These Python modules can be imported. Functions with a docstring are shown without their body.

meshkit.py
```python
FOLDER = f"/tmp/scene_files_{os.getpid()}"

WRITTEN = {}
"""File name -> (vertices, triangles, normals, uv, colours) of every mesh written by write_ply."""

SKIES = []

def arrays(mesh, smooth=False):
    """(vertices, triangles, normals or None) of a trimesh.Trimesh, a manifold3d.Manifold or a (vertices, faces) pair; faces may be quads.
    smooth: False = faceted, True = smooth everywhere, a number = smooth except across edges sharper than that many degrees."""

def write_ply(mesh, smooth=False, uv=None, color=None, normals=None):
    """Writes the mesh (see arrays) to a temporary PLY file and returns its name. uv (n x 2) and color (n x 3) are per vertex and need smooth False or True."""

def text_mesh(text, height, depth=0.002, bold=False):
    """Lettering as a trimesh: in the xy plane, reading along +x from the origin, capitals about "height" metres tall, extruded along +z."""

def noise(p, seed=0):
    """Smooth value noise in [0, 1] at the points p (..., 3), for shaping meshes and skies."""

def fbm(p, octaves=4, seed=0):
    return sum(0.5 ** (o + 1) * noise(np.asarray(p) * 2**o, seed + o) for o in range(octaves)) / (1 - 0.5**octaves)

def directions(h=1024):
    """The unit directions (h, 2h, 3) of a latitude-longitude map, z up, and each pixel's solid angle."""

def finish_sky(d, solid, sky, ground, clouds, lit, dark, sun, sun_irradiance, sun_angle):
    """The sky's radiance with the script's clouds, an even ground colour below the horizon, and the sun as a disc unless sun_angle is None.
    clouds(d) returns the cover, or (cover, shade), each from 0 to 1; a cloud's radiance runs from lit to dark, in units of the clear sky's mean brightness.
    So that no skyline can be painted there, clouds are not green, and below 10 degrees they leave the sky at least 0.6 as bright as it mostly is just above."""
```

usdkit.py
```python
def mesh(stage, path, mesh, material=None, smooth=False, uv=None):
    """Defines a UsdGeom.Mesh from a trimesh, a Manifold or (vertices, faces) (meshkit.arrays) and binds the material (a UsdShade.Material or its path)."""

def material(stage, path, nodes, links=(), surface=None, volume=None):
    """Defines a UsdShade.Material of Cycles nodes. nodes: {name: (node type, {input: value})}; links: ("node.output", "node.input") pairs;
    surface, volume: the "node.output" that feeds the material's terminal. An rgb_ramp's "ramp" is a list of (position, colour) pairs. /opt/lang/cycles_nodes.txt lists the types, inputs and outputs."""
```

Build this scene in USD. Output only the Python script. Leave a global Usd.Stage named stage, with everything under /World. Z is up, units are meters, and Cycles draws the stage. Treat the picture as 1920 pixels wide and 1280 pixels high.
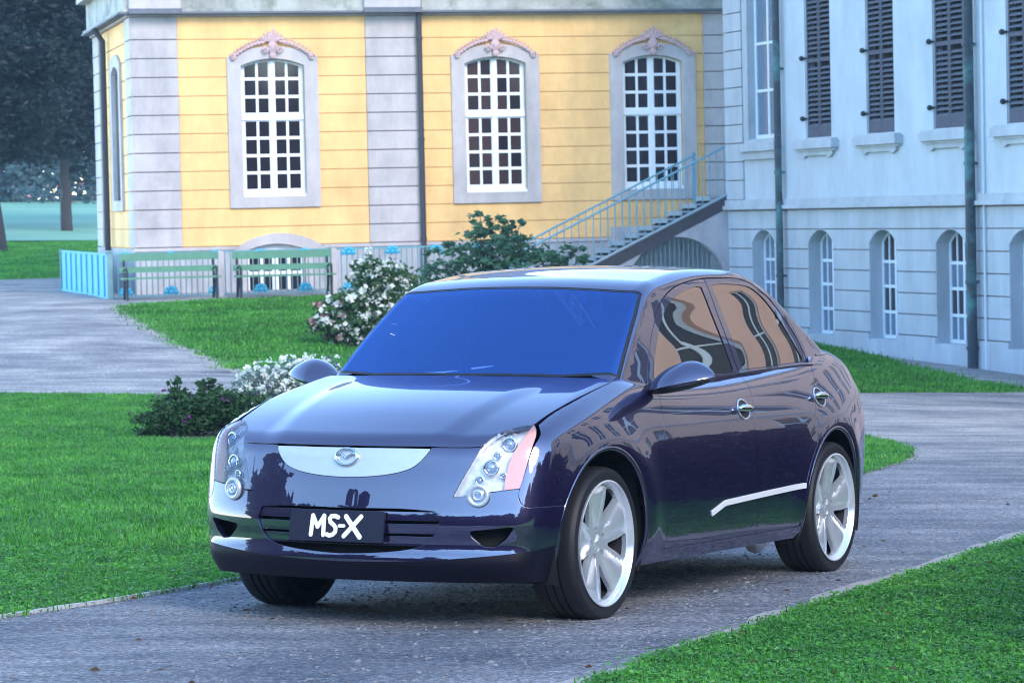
import math, random
import numpy as np
import trimesh, shapely
import shapely.geometry as sg
from shapely import affinity
from shapely.ops import unary_union
from scipy.spatial import Delaunay
from pxr import Gf, Sdf, Usd, UsdGeom, UsdLux, UsdShade, Vt
import usdkit, meshkit

stage = Usd.Stage.CreateInMemory()
UsdGeom.SetStageUpAxis(stage, UsdGeom.Tokens.z)
UsdGeom.SetStageMetersPerUnit(stage, 1.0)
world = UsdGeom.Xform.Define(stage, '/World')
UsdGeom.Scope.Define(stage, '/World/Looks')

# ------------------------------------------------------------------ camera
EYE = np.array([0., 0., 1.784])
PITCH, ROLL = math.atan(243 / 5800), .0218
_f = np.array([0, math.cos(PITCH), -math.sin(PITCH)]); _u = np.array([0, math.sin(PITCH), math.cos(PITCH)]); _r = np.array([1., 0, 0])
_cr = math.cos(ROLL) * _r - math.sin(ROLL) * _u; _cu = math.sin(ROLL) * _r + math.cos(ROLL) * _u
cam = UsdGeom.Camera.Define(stage, '/World/camera')
_m = Gf.Matrix4d(*[float(x) for row in ((*_cr, 0), (*_cu, 0), (*-_f, 0), (*EYE, 1)) for x in row])
cam.AddTransformOp().Set(_m)
cam.CreateHorizontalApertureAttr(36.0); cam.CreateFocalLengthAttr(108.75)
cam.CreateFStopAttr(11.0); cam.CreateFocusDistanceAttr(14.3)
cam.CreateClippingRangeAttr(Gf.Vec2f(.1, 5000))
cam.CreateExposureAttr(EXPOSURE := 2.17)

# ------------------------------------------------------------------ sky and sun (soft evening light from behind the camera)
SUN_EL, SUN_AZ = math.radians(32), math.radians(152)          # azimuth of the direction towards the sun, from +y towards +x
HAZE = .00035
SKY_STRENGTH, SUN_INT = .15, .20
usdkit.material(stage, '/World/Looks/sky', {
    's': ('sky_texture', {'sky_type': 'single_scattering', 'sun_disc': False, 'sun_elevation': SUN_EL, 'sun_rotation': SUN_AZ, 'air_density': 1.0, 'aerosol_density': .05, 'ozone_density': 3.0, 'altitude': 300.}),
    'b': ('background_shader', {'strength': SKY_STRENGTH})}, [('s.color', 'b.color')], surface='b.background')
dome = UsdLux.DomeLight.Define(stage, '/World/sky')
UsdShade.MaterialBindingAPI.Apply(dome.GetPrim()).Bind(UsdShade.Material.Get(stage, '/World/Looks/sky'))
sun = UsdLux.DistantLight.Define(stage, '/World/sun')
sun.CreateIntensityAttr(SUN_INT); sun.CreateAngleAttr(24.0); sun.CreateNormalizeAttr(True); sun.CreateColorAttr(Gf.Vec3f(1.0, .86, .70))
_d = np.array([math.sin(SUN_AZ) * math.cos(SUN_EL), math.cos(SUN_AZ) * math.cos(SUN_EL), math.sin(SUN_EL)])
_sx = np.cross([0, 0, 1.], _d); _sx /= np.linalg.norm(_sx); _sy = np.cross(_d, _sx)
sun.AddTransformOp().Set(Gf.Matrix4d(*[float(x) for row in ((*_sx, 0), (*_sy, 0), (*_d, 0), (0, 0, 0, 1)) for x in row]))

# ------------------------------------------------------------------ helpers
used = {}
def numbered(parent, name):
    k = used.get((parent, name), 0); used[(parent, name)] = k + 1
    return f'{parent}/{name}' if k == 0 else f'{parent}/{name}_{k:03d}'
def path_of(p):
    return '/World' if p is None else str(p.GetPath())
def tag(prim, label=None, cat=None, group=None, kind=None):
    for k, v in (('label', label), ('category', cat), ('group', group), ('kind', kind)):
        if v: prim.SetCustomDataByKey(k, v)
    return prim
def thing(name, label, cat, group=None, loc=(0, 0, 0), rot=0., matrix=None):
    x = UsdGeom.Xform.Define(stage, numbered('/World', name))
    if matrix is not None: x.AddTransformOp().Set(matrix)
    else:
        x.AddTranslateOp().Set(Gf.Vec3d(*[float(v) for v in loc]))
        if rot: x.AddRotateZOp().Set(math.degrees(rot))
    return tag(x.GetPrim(), label, cat, group)
def obj(name, mesh, mat, parent=None, smooth=False, kind=None, label=None):
    m = usdkit.mesh(stage, numbered(path_of(parent), name), mesh, '/World/Looks/' + mat, smooth=smooth)
    return tag(m.GetPrim(), label=label, kind=kind)
def obj_n(name, v, f, n, mat, parent=None):
    """mesh with normals of its own, one per vertex"""
    m = usdkit.mesh(stage, numbered(path_of(parent), name), (v, f), '/World/Looks/' + mat)
    m.CreateNormalsAttr(Vt.Vec3fArray.FromNumpy(np.asarray(n, np.float32))); m.SetNormalsInterpolation('vertex')
    return m.GetPrim()
def box(x0, x1, y0, y1, z0, z1):
    b = trimesh.creation.box([x1 - x0, y1 - y0, z1 - z0]); b.apply_translation([(x0 + x1) / 2, (y0 + y1) / 2, (z0 + z1) / 2]); return b
def cat(ms): return trimesh.util.concatenate(list(ms))
def polys(p): return [g for g in getattr(p, 'geoms', [p]) if g.geom_type == 'Polygon' and g.area > 1e-6]
def ext(poly, y0, y1):
    """polygon in (x, z) extruded along y from y0 to y1"""
    out = []
    for g in polys(poly):
        e = trimesh.creation.extrude_polygon(g, y1 - y0, engine='earcut'); v = e.vertices
        e.vertices = np.c_[v[:, 0], y1 - v[:, 2], v[:, 1]]; out.append(e)
    return cat(out)
def tube(pts, r, n=8, closed=False):
    pts = np.asarray(pts, float); r = np.broadcast_to(np.asarray(r, float), (len(pts),))
    if closed: t = np.roll(pts, -1, 0) - np.roll(pts, 1, 0)
    else: t = np.gradient(pts, axis=0)
    t /= np.linalg.norm(t, axis=1, keepdims=True)
    a = np.array([0, 0, 1.]) if abs(t[0][2]) < .9 else np.array([1., 0, 0])
    vs = []
    u = np.cross(t[0], a); u /= np.linalg.norm(u)
    for i in range(len(pts)):
        u = u - t[i] * (u @ t[i]); u /= np.linalg.norm(u); w = np.cross(t[i], u)
        th = np.arange(n) / n * 2 * np.pi
        vs.append(pts[i] + r[i] * (np.cos(th)[:, None] * u + np.sin(th)[:, None] * w))
    m = len(pts); f = []
    for i in range(m if closed else m - 1):
        j = (i + 1) % m
        for k in range(n):
            l = (k + 1) % n
            f += [(i * n + k, i * n + l, j * n + l), (i * n + k, j * n + l, j * n + k)]
    v = np.vstack(vs)
    if not closed:
        v = np.vstack([v, pts[0], pts[-1]]); a0, a1 = m * n, m * n + 1
        for k in range(n):
            l = (k + 1) % n
            f += [(a0, l, k), (a1, (m - 1) * n + k, (m - 1) * n + l)]
    return trimesh.Trimesh(v, np.array(f), process=False)
def ball(c, r, sub=2, scale=(1, 1, 1)):
    b = trimesh.creation.icosphere(sub, r); b.apply_scale(scale); b.apply_translation(c); return b
def rot_z(m, a, c=(0, 0, 0)):
    m.apply_transform(trimesh.transformations.rotation_matrix(a, [0, 0, 1], c)); return m

# ------------------------------------------------------------------ materials
def M(name, color, rough=.6, vary=.0, scale=6., metallic=0., spec=.5, bump=0., bscale=40., bdist=.01, coat=0., dirt=None, streak=0., **kw):
    """plain principled surface whose colour wanders by +-vary; dirt = (colour, scale, amount)"""
    nodes = {'p': ('principled_bsdf', {'base_color': color, 'roughness': rough, 'metallic': metallic, 'specular_ior_level': spec, 'coat_weight': coat, **kw})}
    links = []
    if vary or bump or dirt or streak: nodes['g'] = ('geometry', {})
    last = None
    if vary:
        nodes['n'] = ('noise_texture', {'scale': scale, 'detail': 6., 'roughness': .62})
        lo = [max(c * (1 - vary), 0) for c in color]; hi = [min(c * (1 + vary), 1) for c in color]
        nodes['r'] = ('rgb_ramp', {'ramp': [(.25, lo), (.75, hi)]})
        links += [('g.position', 'n.vector'), ('n.fac', 'r.fac')]; last = 'r.color'
    if dirt:
        nodes['dn'] = ('noise_texture', {'scale': dirt[1], 'detail': 8., 'roughness': .68})
        nodes['dr'] = ('rgb_ramp', {'ramp': [(.48, (0, 0, 0)), (.70, (dirt[2],) * 3)]})
        nodes['dm'] = ('mix_color', {'a': color, 'b': dirt[0]})
        links += [('g.position', 'dn.vector'), ('dn.fac', 'dr.fac'), ('dr.color', 'dm.fac')]
        if last: links.append((last, 'dm.a'))
        last = 'dm.result'
    if streak:
        nodes['sm'] = ('mapping', {'scale': (.9, .9, .22)}); nodes['sn'] = ('noise_texture', {'scale': 1.7, 'detail': 7., 'roughness': .72}); nodes['sr'] = ('rgb_ramp', {'ramp': [(.34, (1 - streak,) * 3), (.58, (1, 1, 1)), (.75, (1.05, 1.05, 1.05))]})
        nodes['sx'] = ('mix_color', {'blend_type': 'multiply', 'fac': 1., 'a': color, 'use_clamp': False})
        links += [('g.position', 'sm.vector'), ('sm.vector', 'sn.vector'), ('sn.fac', 'sr.fac'), ('sr.color', 'sx.b')]
        if last: links.append((last, 'sx.a'))
        last = 'sx.result'
    if last: links.append((last, 'p.base_color'))
    if bump:
        nodes['bn'] = ('noise_texture', {'scale': bscale, 'detail': 5., 'roughness': .6}); nodes['b'] = ('bump', {'strength': bump, 'distance': bdist})
        links += [('g.position', 'bn.vector'), ('bn.fac', 'b.height'), ('b.normal', 'p.normal')]
    usdkit.material(stage, '/World/Looks/' + name, nodes, links, surface='p.BSDF')
    return name
M('yellow_plaster', (.84, .515, .205), .85, vary=.10, scale=1.3, bump=.25, bscale=60, dirt=((.50, .34, .14), .9, .35), streak=0.16)
M('yellow_joint', (.70, .44, .18), .9)
M('pale_stone', (.49, .445, .43), .85, vary=.10, scale=2.5, bump=.3, bscale=50, dirt=((.33, .31, .31), 1.1, .4), streak=0.22)
M('plinth_stone', (.42, .41, .42), .9, vary=.12, scale=2., bump=.3, bscale=40, dirt=((.26, .25, .25), 1.3, .5), streak=0.3)
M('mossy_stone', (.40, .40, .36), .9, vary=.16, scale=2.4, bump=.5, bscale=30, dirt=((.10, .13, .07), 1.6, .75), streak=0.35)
M('stone_joint', (.19, .17, .18), .95)
M('pink_stone', (.52, .36, .35), .9, vary=.18, scale=14, bump=.4, bscale=70)
M('grey_plaster', (.47, .53, .57), .85, vary=.07, scale=.9, bump=.2, bscale=50, dirt=((.38, .38, .39), .55, .35), streak=0.14)
M('grey_stone', (.43, .48, .515), .88, vary=.09, scale=1.6, bump=.3, bscale=40, dirt=((.33, .31, .30), .8, .45), streak=0.2)
M('grey_trim', (.42, .46, .49), .85, vary=.08, scale=3, bump=.2, bscale=50, streak=0.2)
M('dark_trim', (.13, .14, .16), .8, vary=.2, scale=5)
M('peach_plaster', (.85, .48, .34), .85, vary=.08, scale=1.2)
M('white_paint', (.78, .80, .80), .45, vary=.03, scale=5)
M('pale_blue_paint', (.60, .68, .74), .5, vary=.04, scale=5)
M('pane_glass', (.018, .014, .018), .06, spec=.5)
M('pane_glass_warm', (.045, .026, .026), .09, spec=.5)
M('pane_glass_blue', (.10, .14, .19), .08, spec=.6)
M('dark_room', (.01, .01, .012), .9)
M('shutter_paint', (.065, .07, .095), .7, vary=.2, scale=9)
M('shutter_slat', (.125, .14, .17), .65, vary=.3, scale=14)
M('downpipe_metal', (.035, .035, .045), .5, vary=.2, scale=8)
M('downpipe_copper', (.03, .045, .06), .55, vary=.1, scale=5, dirt=((.10, .33, .32), 1.1, .9))
M('roof_slate', (.09, .09, .11), .6, vary=.2, scale=4, bump=.3)
M('blue_paint', (.03, .34, .52), .45, vary=.08, scale=5)
M('verdigris_paint', (.14, .27, .29), .55, vary=.12, scale=7)
M('bench_green', (.085, .23, .15), .5, vary=.12, scale=7)
M('cast_iron', (.018, .025, .03), .5)
M('stair_metal', (.26, .33, .36), .5, vary=.1, scale=8)
M('stair_dark', (.045, .042, .05), .6, vary=.2, scale=6)
M('rail_paint', (.13, .30, .36), .5, vary=.1, scale=8)
M('bark', (.035, .03, .032), .9, vary=.3, scale=12, bump=.5)
M('soil', (.06, .05, .04), .95, vary=.3, scale=30, bump=.6, bscale=60)
def LEAF(name, c, trans=.35, vary=.35):
    lo = [x * (1 - vary) for x in c]; hi = [x * (1 + vary) for x in c]
    usdkit.material(stage, '/World/Looks/' + name, {
        'g': ('geometry', {}), 'r': ('rgb_ramp', {'ramp': [(0, lo), (.6, c), (1, hi)]}),
        'd': ('principled_bsdf', {'roughness': .5, 'specular_ior_level': .35}), 't': ('translucent_bsdf', {}), 'm': ('mix_closure', {'fac': trans})},
        [('g.random_per_island', 'r.fac'), ('r.color', 'd.base_color'), ('r.color', 't.color'), ('d.BSDF', 'm.closure1'), ('t.BSDF', 'm.closure2')], surface='m.closure')
LEAF('leaf_navy', (.022, .040, .045)); LEAF('leaf_hazed', (.08, .16, .17)); LEAF('leaf_shrub', (.11, .31, .17), vary=.55); LEAF('leaf_rose', (.07, .19, .05), vary=.5); LEAF('leaf_dark', (.085, .24, .075), vary=.65); LEAF('leaf_added_hedge', (.011, .015, .017)); LEAF('leaf_silver', (.20, .32, .27))  # far leaves: distance haze is painted into their pale teal
LEAF('petal_white', (.80, .82, .74), .25, .12); LEAF('petal_pink', (.70, .30, .34), .25, .25); LEAF('petal_purple', (.22, .07, .28), .25, .3)
# ---- terrain heights: a plane falling gently away under the car, rising to the railing on the left, low along the grey wing
from scipy.interpolate import RBFInterpolator
def car_plane(X, Y):
    return .4228 - .018894 * X - .030946 * Y
_c = [(x, y, car_plane(x, y)) for x in (-8, -3, 2, 7, 12) for y in (4, 12, 20, 28)]
_c += [(-9, 64.5, .15), (-4, 65.6, .14), (0, 66.5, .1), (-12, 74, .12), (-14, 66, .15), (-20, 66, .2), (-6, 45, -.50), (-12, 44, -.38), (-2, 44, -.62), (2, 46, -.82), (-4, 55, -.2),
       (5.9, 64.5, -1.02), (6.6, 62, -1.12), (7.4, 59.5, -1.19), (8.3, 56.4, -1.24), (9.0, 54.5, -1.30), (11, 48, -1.34), (14, 38, -1.2), (8, 47, -1.2), (5, 50, -1.0), (3.5, 58, -.75), (20, 25, -.75),
       (-18, 100, 1.15), (-13, 100, 1.1), (-30, 100, 1.3), (-22, 150, 2.4), (-40, 150, 2.6), (-30, 200, 3.2), (-5, 110, .9), (30, 110, 0), (40, 60, -1), (0, 200, 2.5), (60, 200, 2), (-60, 60, .6), (-60, 10, .3), (60, 10, -.8), (0, -40, .6), (-60, -60, .6), (60, -60, .4), (-80, 200, 3)]
_c = np.array(_c, float)
_rbf = RBFInterpolator(_c[:, :2], _c[:, 2], kernel='linear', smoothing=.0)
_rb2 = RBFInterpolator(_c[:, :2], _c[:, 2], kernel='thin_plate_spline', smoothing=.5)
def ground_z(X, Y):
    X, Y = np.asarray(X, float), np.asarray(Y, float)
    q = np.c_[np.clip(X, -80, 60).ravel(), np.clip(Y, -60, 200).ravel()]
    z = _rb2(q).reshape(X.shape)
    w = np.clip((Y - 26) / 8, 0, 1); w = w * w * (3 - 2 * w)
    u = np.clip((np.abs(X) - 7) / 8, 0, 1); u = u * u * (3 - 2 * u)
    v = np.clip((2 - Y) / 10, 0, 1)
    k = np.maximum(np.maximum(w, u), v)
    return car_plane(X, Y) * (1 - k) + z * k
# ------------------------------------------------------------------ lawns, gravel, paths
usdkit.material(stage, '/World/Looks/lawn', {
    'g': ('geometry', {}), 'n': ('noise_texture', {'scale': 26., 'detail': 6., 'roughness': .7}), 'k': ('noise_texture', {'scale': .55, 'detail': 5., 'roughness': .6}),
    'r': ('rgb_ramp', {'ramp': [(.25, (.022, .11, .014)), (.5, (.06, .27, .025)), (.8, (.13, .42, .045))]}),
    'q': ('rgb_ramp', {'ramp': [(.3, (.75, .78, .70)), (.7, (1.2, 1.15, 1.1))]}), 'x': ('mix_color', {'blend_type': 'multiply', 'fac': 1., 'use_clamp': False}),
    'p': ('principled_bsdf', {'roughness': .8, 'specular_ior_level': .2}), 'b': ('bump', {'strength': .8, 'distance': .03})},
    [('g.position', 'n.vector'), ('g.position', 'k.vector'), ('n.fac', 'r.fac'), ('k.fac', 'q.fac'), ('r.color', 'x.a'), ('q.color', 'x.b'), ('x.result', 'p.base_color'), ('n.fac', 'b.height'), ('b.normal', 'p.normal')], surface='p.BSDF')
usdkit.material(stage, '/World/Looks/gravel', {
    'g': ('geometry', {}), 'n': ('noise_texture', {'scale': 38., 'detail': 8., 'roughness': .82}), 'k': ('noise_texture', {'scale': .7, 'detail': 6., 'roughness': .65}),
    'mp': ('mapping', {'scale': (.22, 1.6, 1.), 'rotation': (0, 0, .35)}), 'w': ('noise_texture', {'scale': 2.2, 'detail': 7., 'roughness': .7}),
    'v': ('voronoi_texture', {'scale': 42.}),
    'r': ('rgb_ramp', {'ramp': [(.36, (.055, .057, .062)), (.5, (.325, .325, .315)), (.63, (.80, .79, .74))]}),
    'q': ('rgb_ramp', {'ramp': [(.36, (.53, .56, .62)), (.62, (1.12, 1.10, 1.08))]}), 'q2': ('rgb_ramp', {'ramp': [(.38, (.56, .59, .63)), (.62, (1.2, 1.16, 1.12))]}),
    'x': ('mix_color', {'blend_type': 'multiply', 'fac': 1., 'use_clamp': False}), 'x2': ('mix_color', {'blend_type': 'multiply', 'fac': .8, 'use_clamp': False}),
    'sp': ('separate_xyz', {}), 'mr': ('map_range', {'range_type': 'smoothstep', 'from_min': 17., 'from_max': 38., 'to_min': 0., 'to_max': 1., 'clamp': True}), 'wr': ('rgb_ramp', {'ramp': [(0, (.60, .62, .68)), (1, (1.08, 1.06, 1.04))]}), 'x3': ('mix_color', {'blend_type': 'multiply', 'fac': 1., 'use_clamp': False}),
    'p': ('principled_bsdf', {'roughness': .75, 'specular_ior_level': .35}), 'b': ('bump', {'strength': .9, 'distance': .018}), 'b2': ('bump', {'strength': .7, 'distance': .012})},
    [('g.position', 'n.vector'), ('g.position', 'k.vector'), ('g.position', 'mp.vector'), ('mp.vector', 'w.vector'), ('g.position', 'v.vector'), ('n.fac', 'r.fac'), ('k.fac', 'q.fac'), ('w.fac', 'q2.fac'),
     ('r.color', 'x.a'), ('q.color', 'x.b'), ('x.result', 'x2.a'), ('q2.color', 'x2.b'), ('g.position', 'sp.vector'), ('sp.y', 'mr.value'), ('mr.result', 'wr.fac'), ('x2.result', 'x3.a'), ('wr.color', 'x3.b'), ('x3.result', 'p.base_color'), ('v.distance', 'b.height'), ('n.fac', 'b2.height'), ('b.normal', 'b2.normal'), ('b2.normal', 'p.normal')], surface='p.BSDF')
M('worn_edge', (.30, .28, .25), .9, vary=.35, scale=18, bump=.6, bscale=60)
M('edging', (.42, .43, .44), .6, vary=.2, scale=9)
def sheet(poly, off, step, grow=None):
    """polygon in plan laid on the terrain"""
    out = []
    for g in polys(poly):
        if g.area < .02 * step or g.length < 4 * step: continue
        x0, y0, x1, y1 = g.bounds
        ring = lambda r: np.array([r.interpolate(t).coords[0] for t in np.arange(0, r.length, step)])
        pts = [ring(g.exterior)] + [ring(i) for i in g.interiors]
        X, Y = np.meshgrid(np.arange(x0, x1, step), np.arange(y0, y1, step)); q = np.c_[X.ravel(), Y.ravel()]
        q = q[shapely.contains_xy(g.buffer(-step * .4), q[:, 0], q[:, 1])]
        q = np.vstack(pts + [q]); tri = Delaunay(q).simplices; c = q[tri].mean(1)
        tri = tri[shapely.contains_xy(g, c[:, 0], c[:, 1])]
        a = q[tri]; s = np.cross(a[:, 1] - a[:, 0], a[:, 2] - a[:, 0]); tri[s < 0] = tri[s < 0][:, ::-1]
        out.append(trimesh.Trimesh(np.c_[q, ground_z(q[:, 0], q[:, 1]) + off], tri, process=False))
    return cat(out)
FRONT_LAWN = sg.Polygon([(-12, 6), (-4.6, 8.2), (-3.2, 11.4), (-2.28, 13.53), (-1.9, 14.25), (-1.47, 15.2), (-.85, 16.7), (.1, 19.1), (1.2, 21.6), (2.1, 23.5), (2.76, 24.95), (3.3, 26.7), (3.62, 28.4), (3.74, 29.6), (3.72, 30.9), (3.62, 32.7), (3.0, 34.2), (1.5, 36.6), (-.8, 39), (-3.2, 40.6), (-5, 41.2), (-7, 41.3), (-14, 41.6), (-30, 41), (-30, 6)])
RIGHT_LAWN = sg.Polygon([(-1.2, 6.5), (-.35, 9.1), (.05, 10.3), (.28, 11.15), (.7, 12.28), (1.25, 13.66), (1.95, 15.39), (2.97, 18.02), (4.2, 20.8), (6, 24), (9, 28), (16, 32), (40, 33), (40, -5), (-2, -5)])
MID_LAWN = sg.Polygon([(-7.6, 60.75), (-7.35, 61.6), (-6.04, 62.75), (-3.97, 63.95), (-1, 64.7), (1.5, 65), (3, 63), (3.6, 58), (3.2, 52), (1.5, 48), (-1.5, 46), (-3.56, 45.6), (-4.31, 47.0), (-4.72, 48.82), (-5.38, 51.12), (-6.13, 53.87), (-6.85, 56.96), (-7.4, 59.3)])
WALL_LAWN = sg.Polygon([(4.2, 46), (5.07, 46.0), (6.4, 47.0), (7.9, 48.2), (8.15, 48.9), (7.98, 49.6), (7.47, 51.58), (6.98, 54.7), (6.75, 58), (6.4, 61.5), (6.0, 63.6), (4.9, 64.5), (4.4, 60), (4.1, 52)])
FAR_LAWN = sg.Polygon([(-80, 79), (-30, 80), (-13.25, 80.3), (-11.7, 81.0), (-10.5, 84), (-5, 90), (20, 95), (60, 100), (60, 200), (-80, 200)])
PATHS = sg.box(-45, -12, 38, 84).difference(unary_union([FRONT_LAWN, RIGHT_LAWN, MID_LAWN, WALL_LAWN, FAR_LAWN])).buffer(0)
NEAR = sg.box(-7, 8, 9, 46)
g1 = cat([sheet(sg.box(-80, -60, 60, 200), -.012, 2.5)])
tag(obj('ground', g1, 'lawn', smooth=True), kind='structure')
skirt = sg.box(-600, -300, 600, 900).difference(sg.box(-79, -59, 59, 199))
_v = []
tag(obj('meadow', sheet(skirt, -.3, 40), 'lawn', smooth=True), kind='structure')
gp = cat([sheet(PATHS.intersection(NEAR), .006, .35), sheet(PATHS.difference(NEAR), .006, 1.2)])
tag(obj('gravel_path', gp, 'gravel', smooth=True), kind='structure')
# worn pale earth where lawn and gravel meet
for lawn, a, b, w in ((RIGHT_LAWN, (-.35, 9.1), (9, 28), .13), (MID_LAWN, (-7.6, 60.7), (-3.5, 45.5), .28), (FRONT_LAWN, (2.2, 23.6), (3.7, 31), .06)):
    line = sg.LineString(lawn.exterior.coords)
    s0, s1 = sorted((line.project(sg.Point(a)), line.project(sg.Point(b))))
    pts = [line.interpolate(t) for t in np.arange(s0, s1, .12)]
    rng = np.random.default_rng(5)
    strip = unary_union([p.buffer(w * (.45 + .9 * meshkit.noise([[p.x * 2.3, p.y * 2.3, 1.]])[0])) for p in pts])
    obj_ = obj('worn_verge', sheet(strip.buffer(.03).buffer(-.03), .011, .12), 'worn_edge', smooth=True); tag(obj_, kind='structure')
# thin metal edging along the left lawn
ed = [(-3.3, 11.2), (-2.80, 12.3), (-2.26, 13.55), (-1.88, 14.27), (-1.45, 15.22), (-.83, 16.72), (.12, 19.12)]
ep = np.array([sg.LineString(ed).interpolate(t).coords[0] for t in np.arange(0, sg.LineString(ed).length, .25)])
rng = np.random.default_rng(3)
ev = np.c_[ep + rng.normal(0, .006, ep.shape), ground_z(ep[:, 0], ep[:, 1]) + .022]
nrm = np.gradient(ep, axis=0); nrm /= np.linalg.norm(nrm, axis=1)[:, None]; nrm = np.c_[-nrm[:, 1], nrm[:, 0]]
L0 = np.c_[ev[:, :2] + nrm * .012, ev[:, 2]]; R0 = np.c_[ev[:, :2] - nrm * .012, ev[:, 2]]
n = len(ev); V = np.vstack([L0, R0, L0 - [0, 0, .08], R0 - [0, 0, .08]]); Fc = []
for i in range(n - 1):
    for a, b in ((n, 0), (0, 2 * n), (3 * n, n)):
        Fc += [(a + i, a + i + 1, b + i + 1), (a + i, b + i + 1, b + i)]
tag(obj('lawn_edging', trimesh.Trimesh(V, Fc, process=False), 'edging'), 'thin pale edging strip along the lawn on the left of the drive', 'edging')
usdkit.material(stage, '/World/Looks/hazed_lawn', {  # pale teal of distance haze painted into the far grass colour
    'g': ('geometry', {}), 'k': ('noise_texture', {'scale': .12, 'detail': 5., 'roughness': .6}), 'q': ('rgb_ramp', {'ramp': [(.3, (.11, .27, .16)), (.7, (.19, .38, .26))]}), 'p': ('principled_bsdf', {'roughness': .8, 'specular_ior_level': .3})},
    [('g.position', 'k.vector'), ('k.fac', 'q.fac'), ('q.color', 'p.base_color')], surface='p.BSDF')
tag(obj('dewy_meadow', sheet(FAR_LAWN.intersection(sg.box(-60, 101, 40, 199)), .03, 4), 'hazed_lawn', smooth=True), kind='structure')
# ------------------------------------------------------------------ the yellow wing (local x along the front, y into the building)
A1 = math.radians(13.5); A2 = math.radians(18.4)
E1 = np.array([math.cos(A1), math.sin(A1)]); E2 = np.array([math.sin(A2), -math.cos(A2)])
O1 = np.array([-3.05, 68.2]); O2 = np.array([4.77, 67.5])
def arch(x0, x1, z0, zs, za, n=14):
    """opening with a segmental head: sides up to zs, crown at za"""
    t = np.linspace(0, np.pi, n); c = (x0 + x1) / 2; w = (x1 - x0) / 2
    if za - zs < .8 * w:
        h = za - zs; R = (w * w + h * h) / (2 * h); a = math.asin(min(1, w / R)); t = np.linspace(-a, a, n)
        top = [(c + R * math.sin(k), za - R + R * math.cos(k)) for k in -t]
    else: top = [(c + w * math.cos(k), zs + (za - zs) * math.sin(k)) for k in t]
    return sg.Polygon([(x0, z0), (x1, z0)] + top)
def sash(b, outline, cols, rows, y, glass, frame_mat='white_paint', depth=.06, name='window', room=.35):
    """frame with real openings; cols / rows: (lo, hi) intervals of the panes; each pane a part of the window"""
    cells = [sg.box(c0, r0, c1, r1).intersection(outline.buffer(-.05)) for c0, c1 in cols for r0, r1 in rows]
    w = obj(name, ext(outline.difference(unary_union(cells)), y, y + depth), frame_mat, b)
    for i, c in enumerate(cells):
        if c.area > .004: obj('pane', ext(c.buffer(.012, join_style=2), y + depth * .45, y + depth * .45 + .008), glass[i % len(glass)], w)
    return w
def courses(b, name, mat, x0, x1, zs, y, holes, depth=.03, gap=.022):
    for k in range(len(zs) - 1):
        band = sg.box(x0, zs[k] + gap / 2, x1, zs[k + 1] - gap / 2).difference(holes) if holes is not None else sg.box(x0, zs[k] + gap / 2, x1, zs[k + 1] - gap / 2)
        for g in polys(band):
            if g.area > .01: obj(name, ext(g, y, y + depth), mat, b)
yb = thing('yellow_palace_wing', 'yellow rusticated palace wing with grey pilasters and tall white arched windows', 'palace wing', loc=(*O1, 0), rot=A1)
WX = (-2.11, 2.88, 6.51)
opens = [arch(x - .70, x + .70, 2.22, 5.08, 5.23) for x in WX]
surr = [arch(x - 1.0, x + 1.0, 1.99, 5.26, 5.50) for x in WX]
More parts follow.
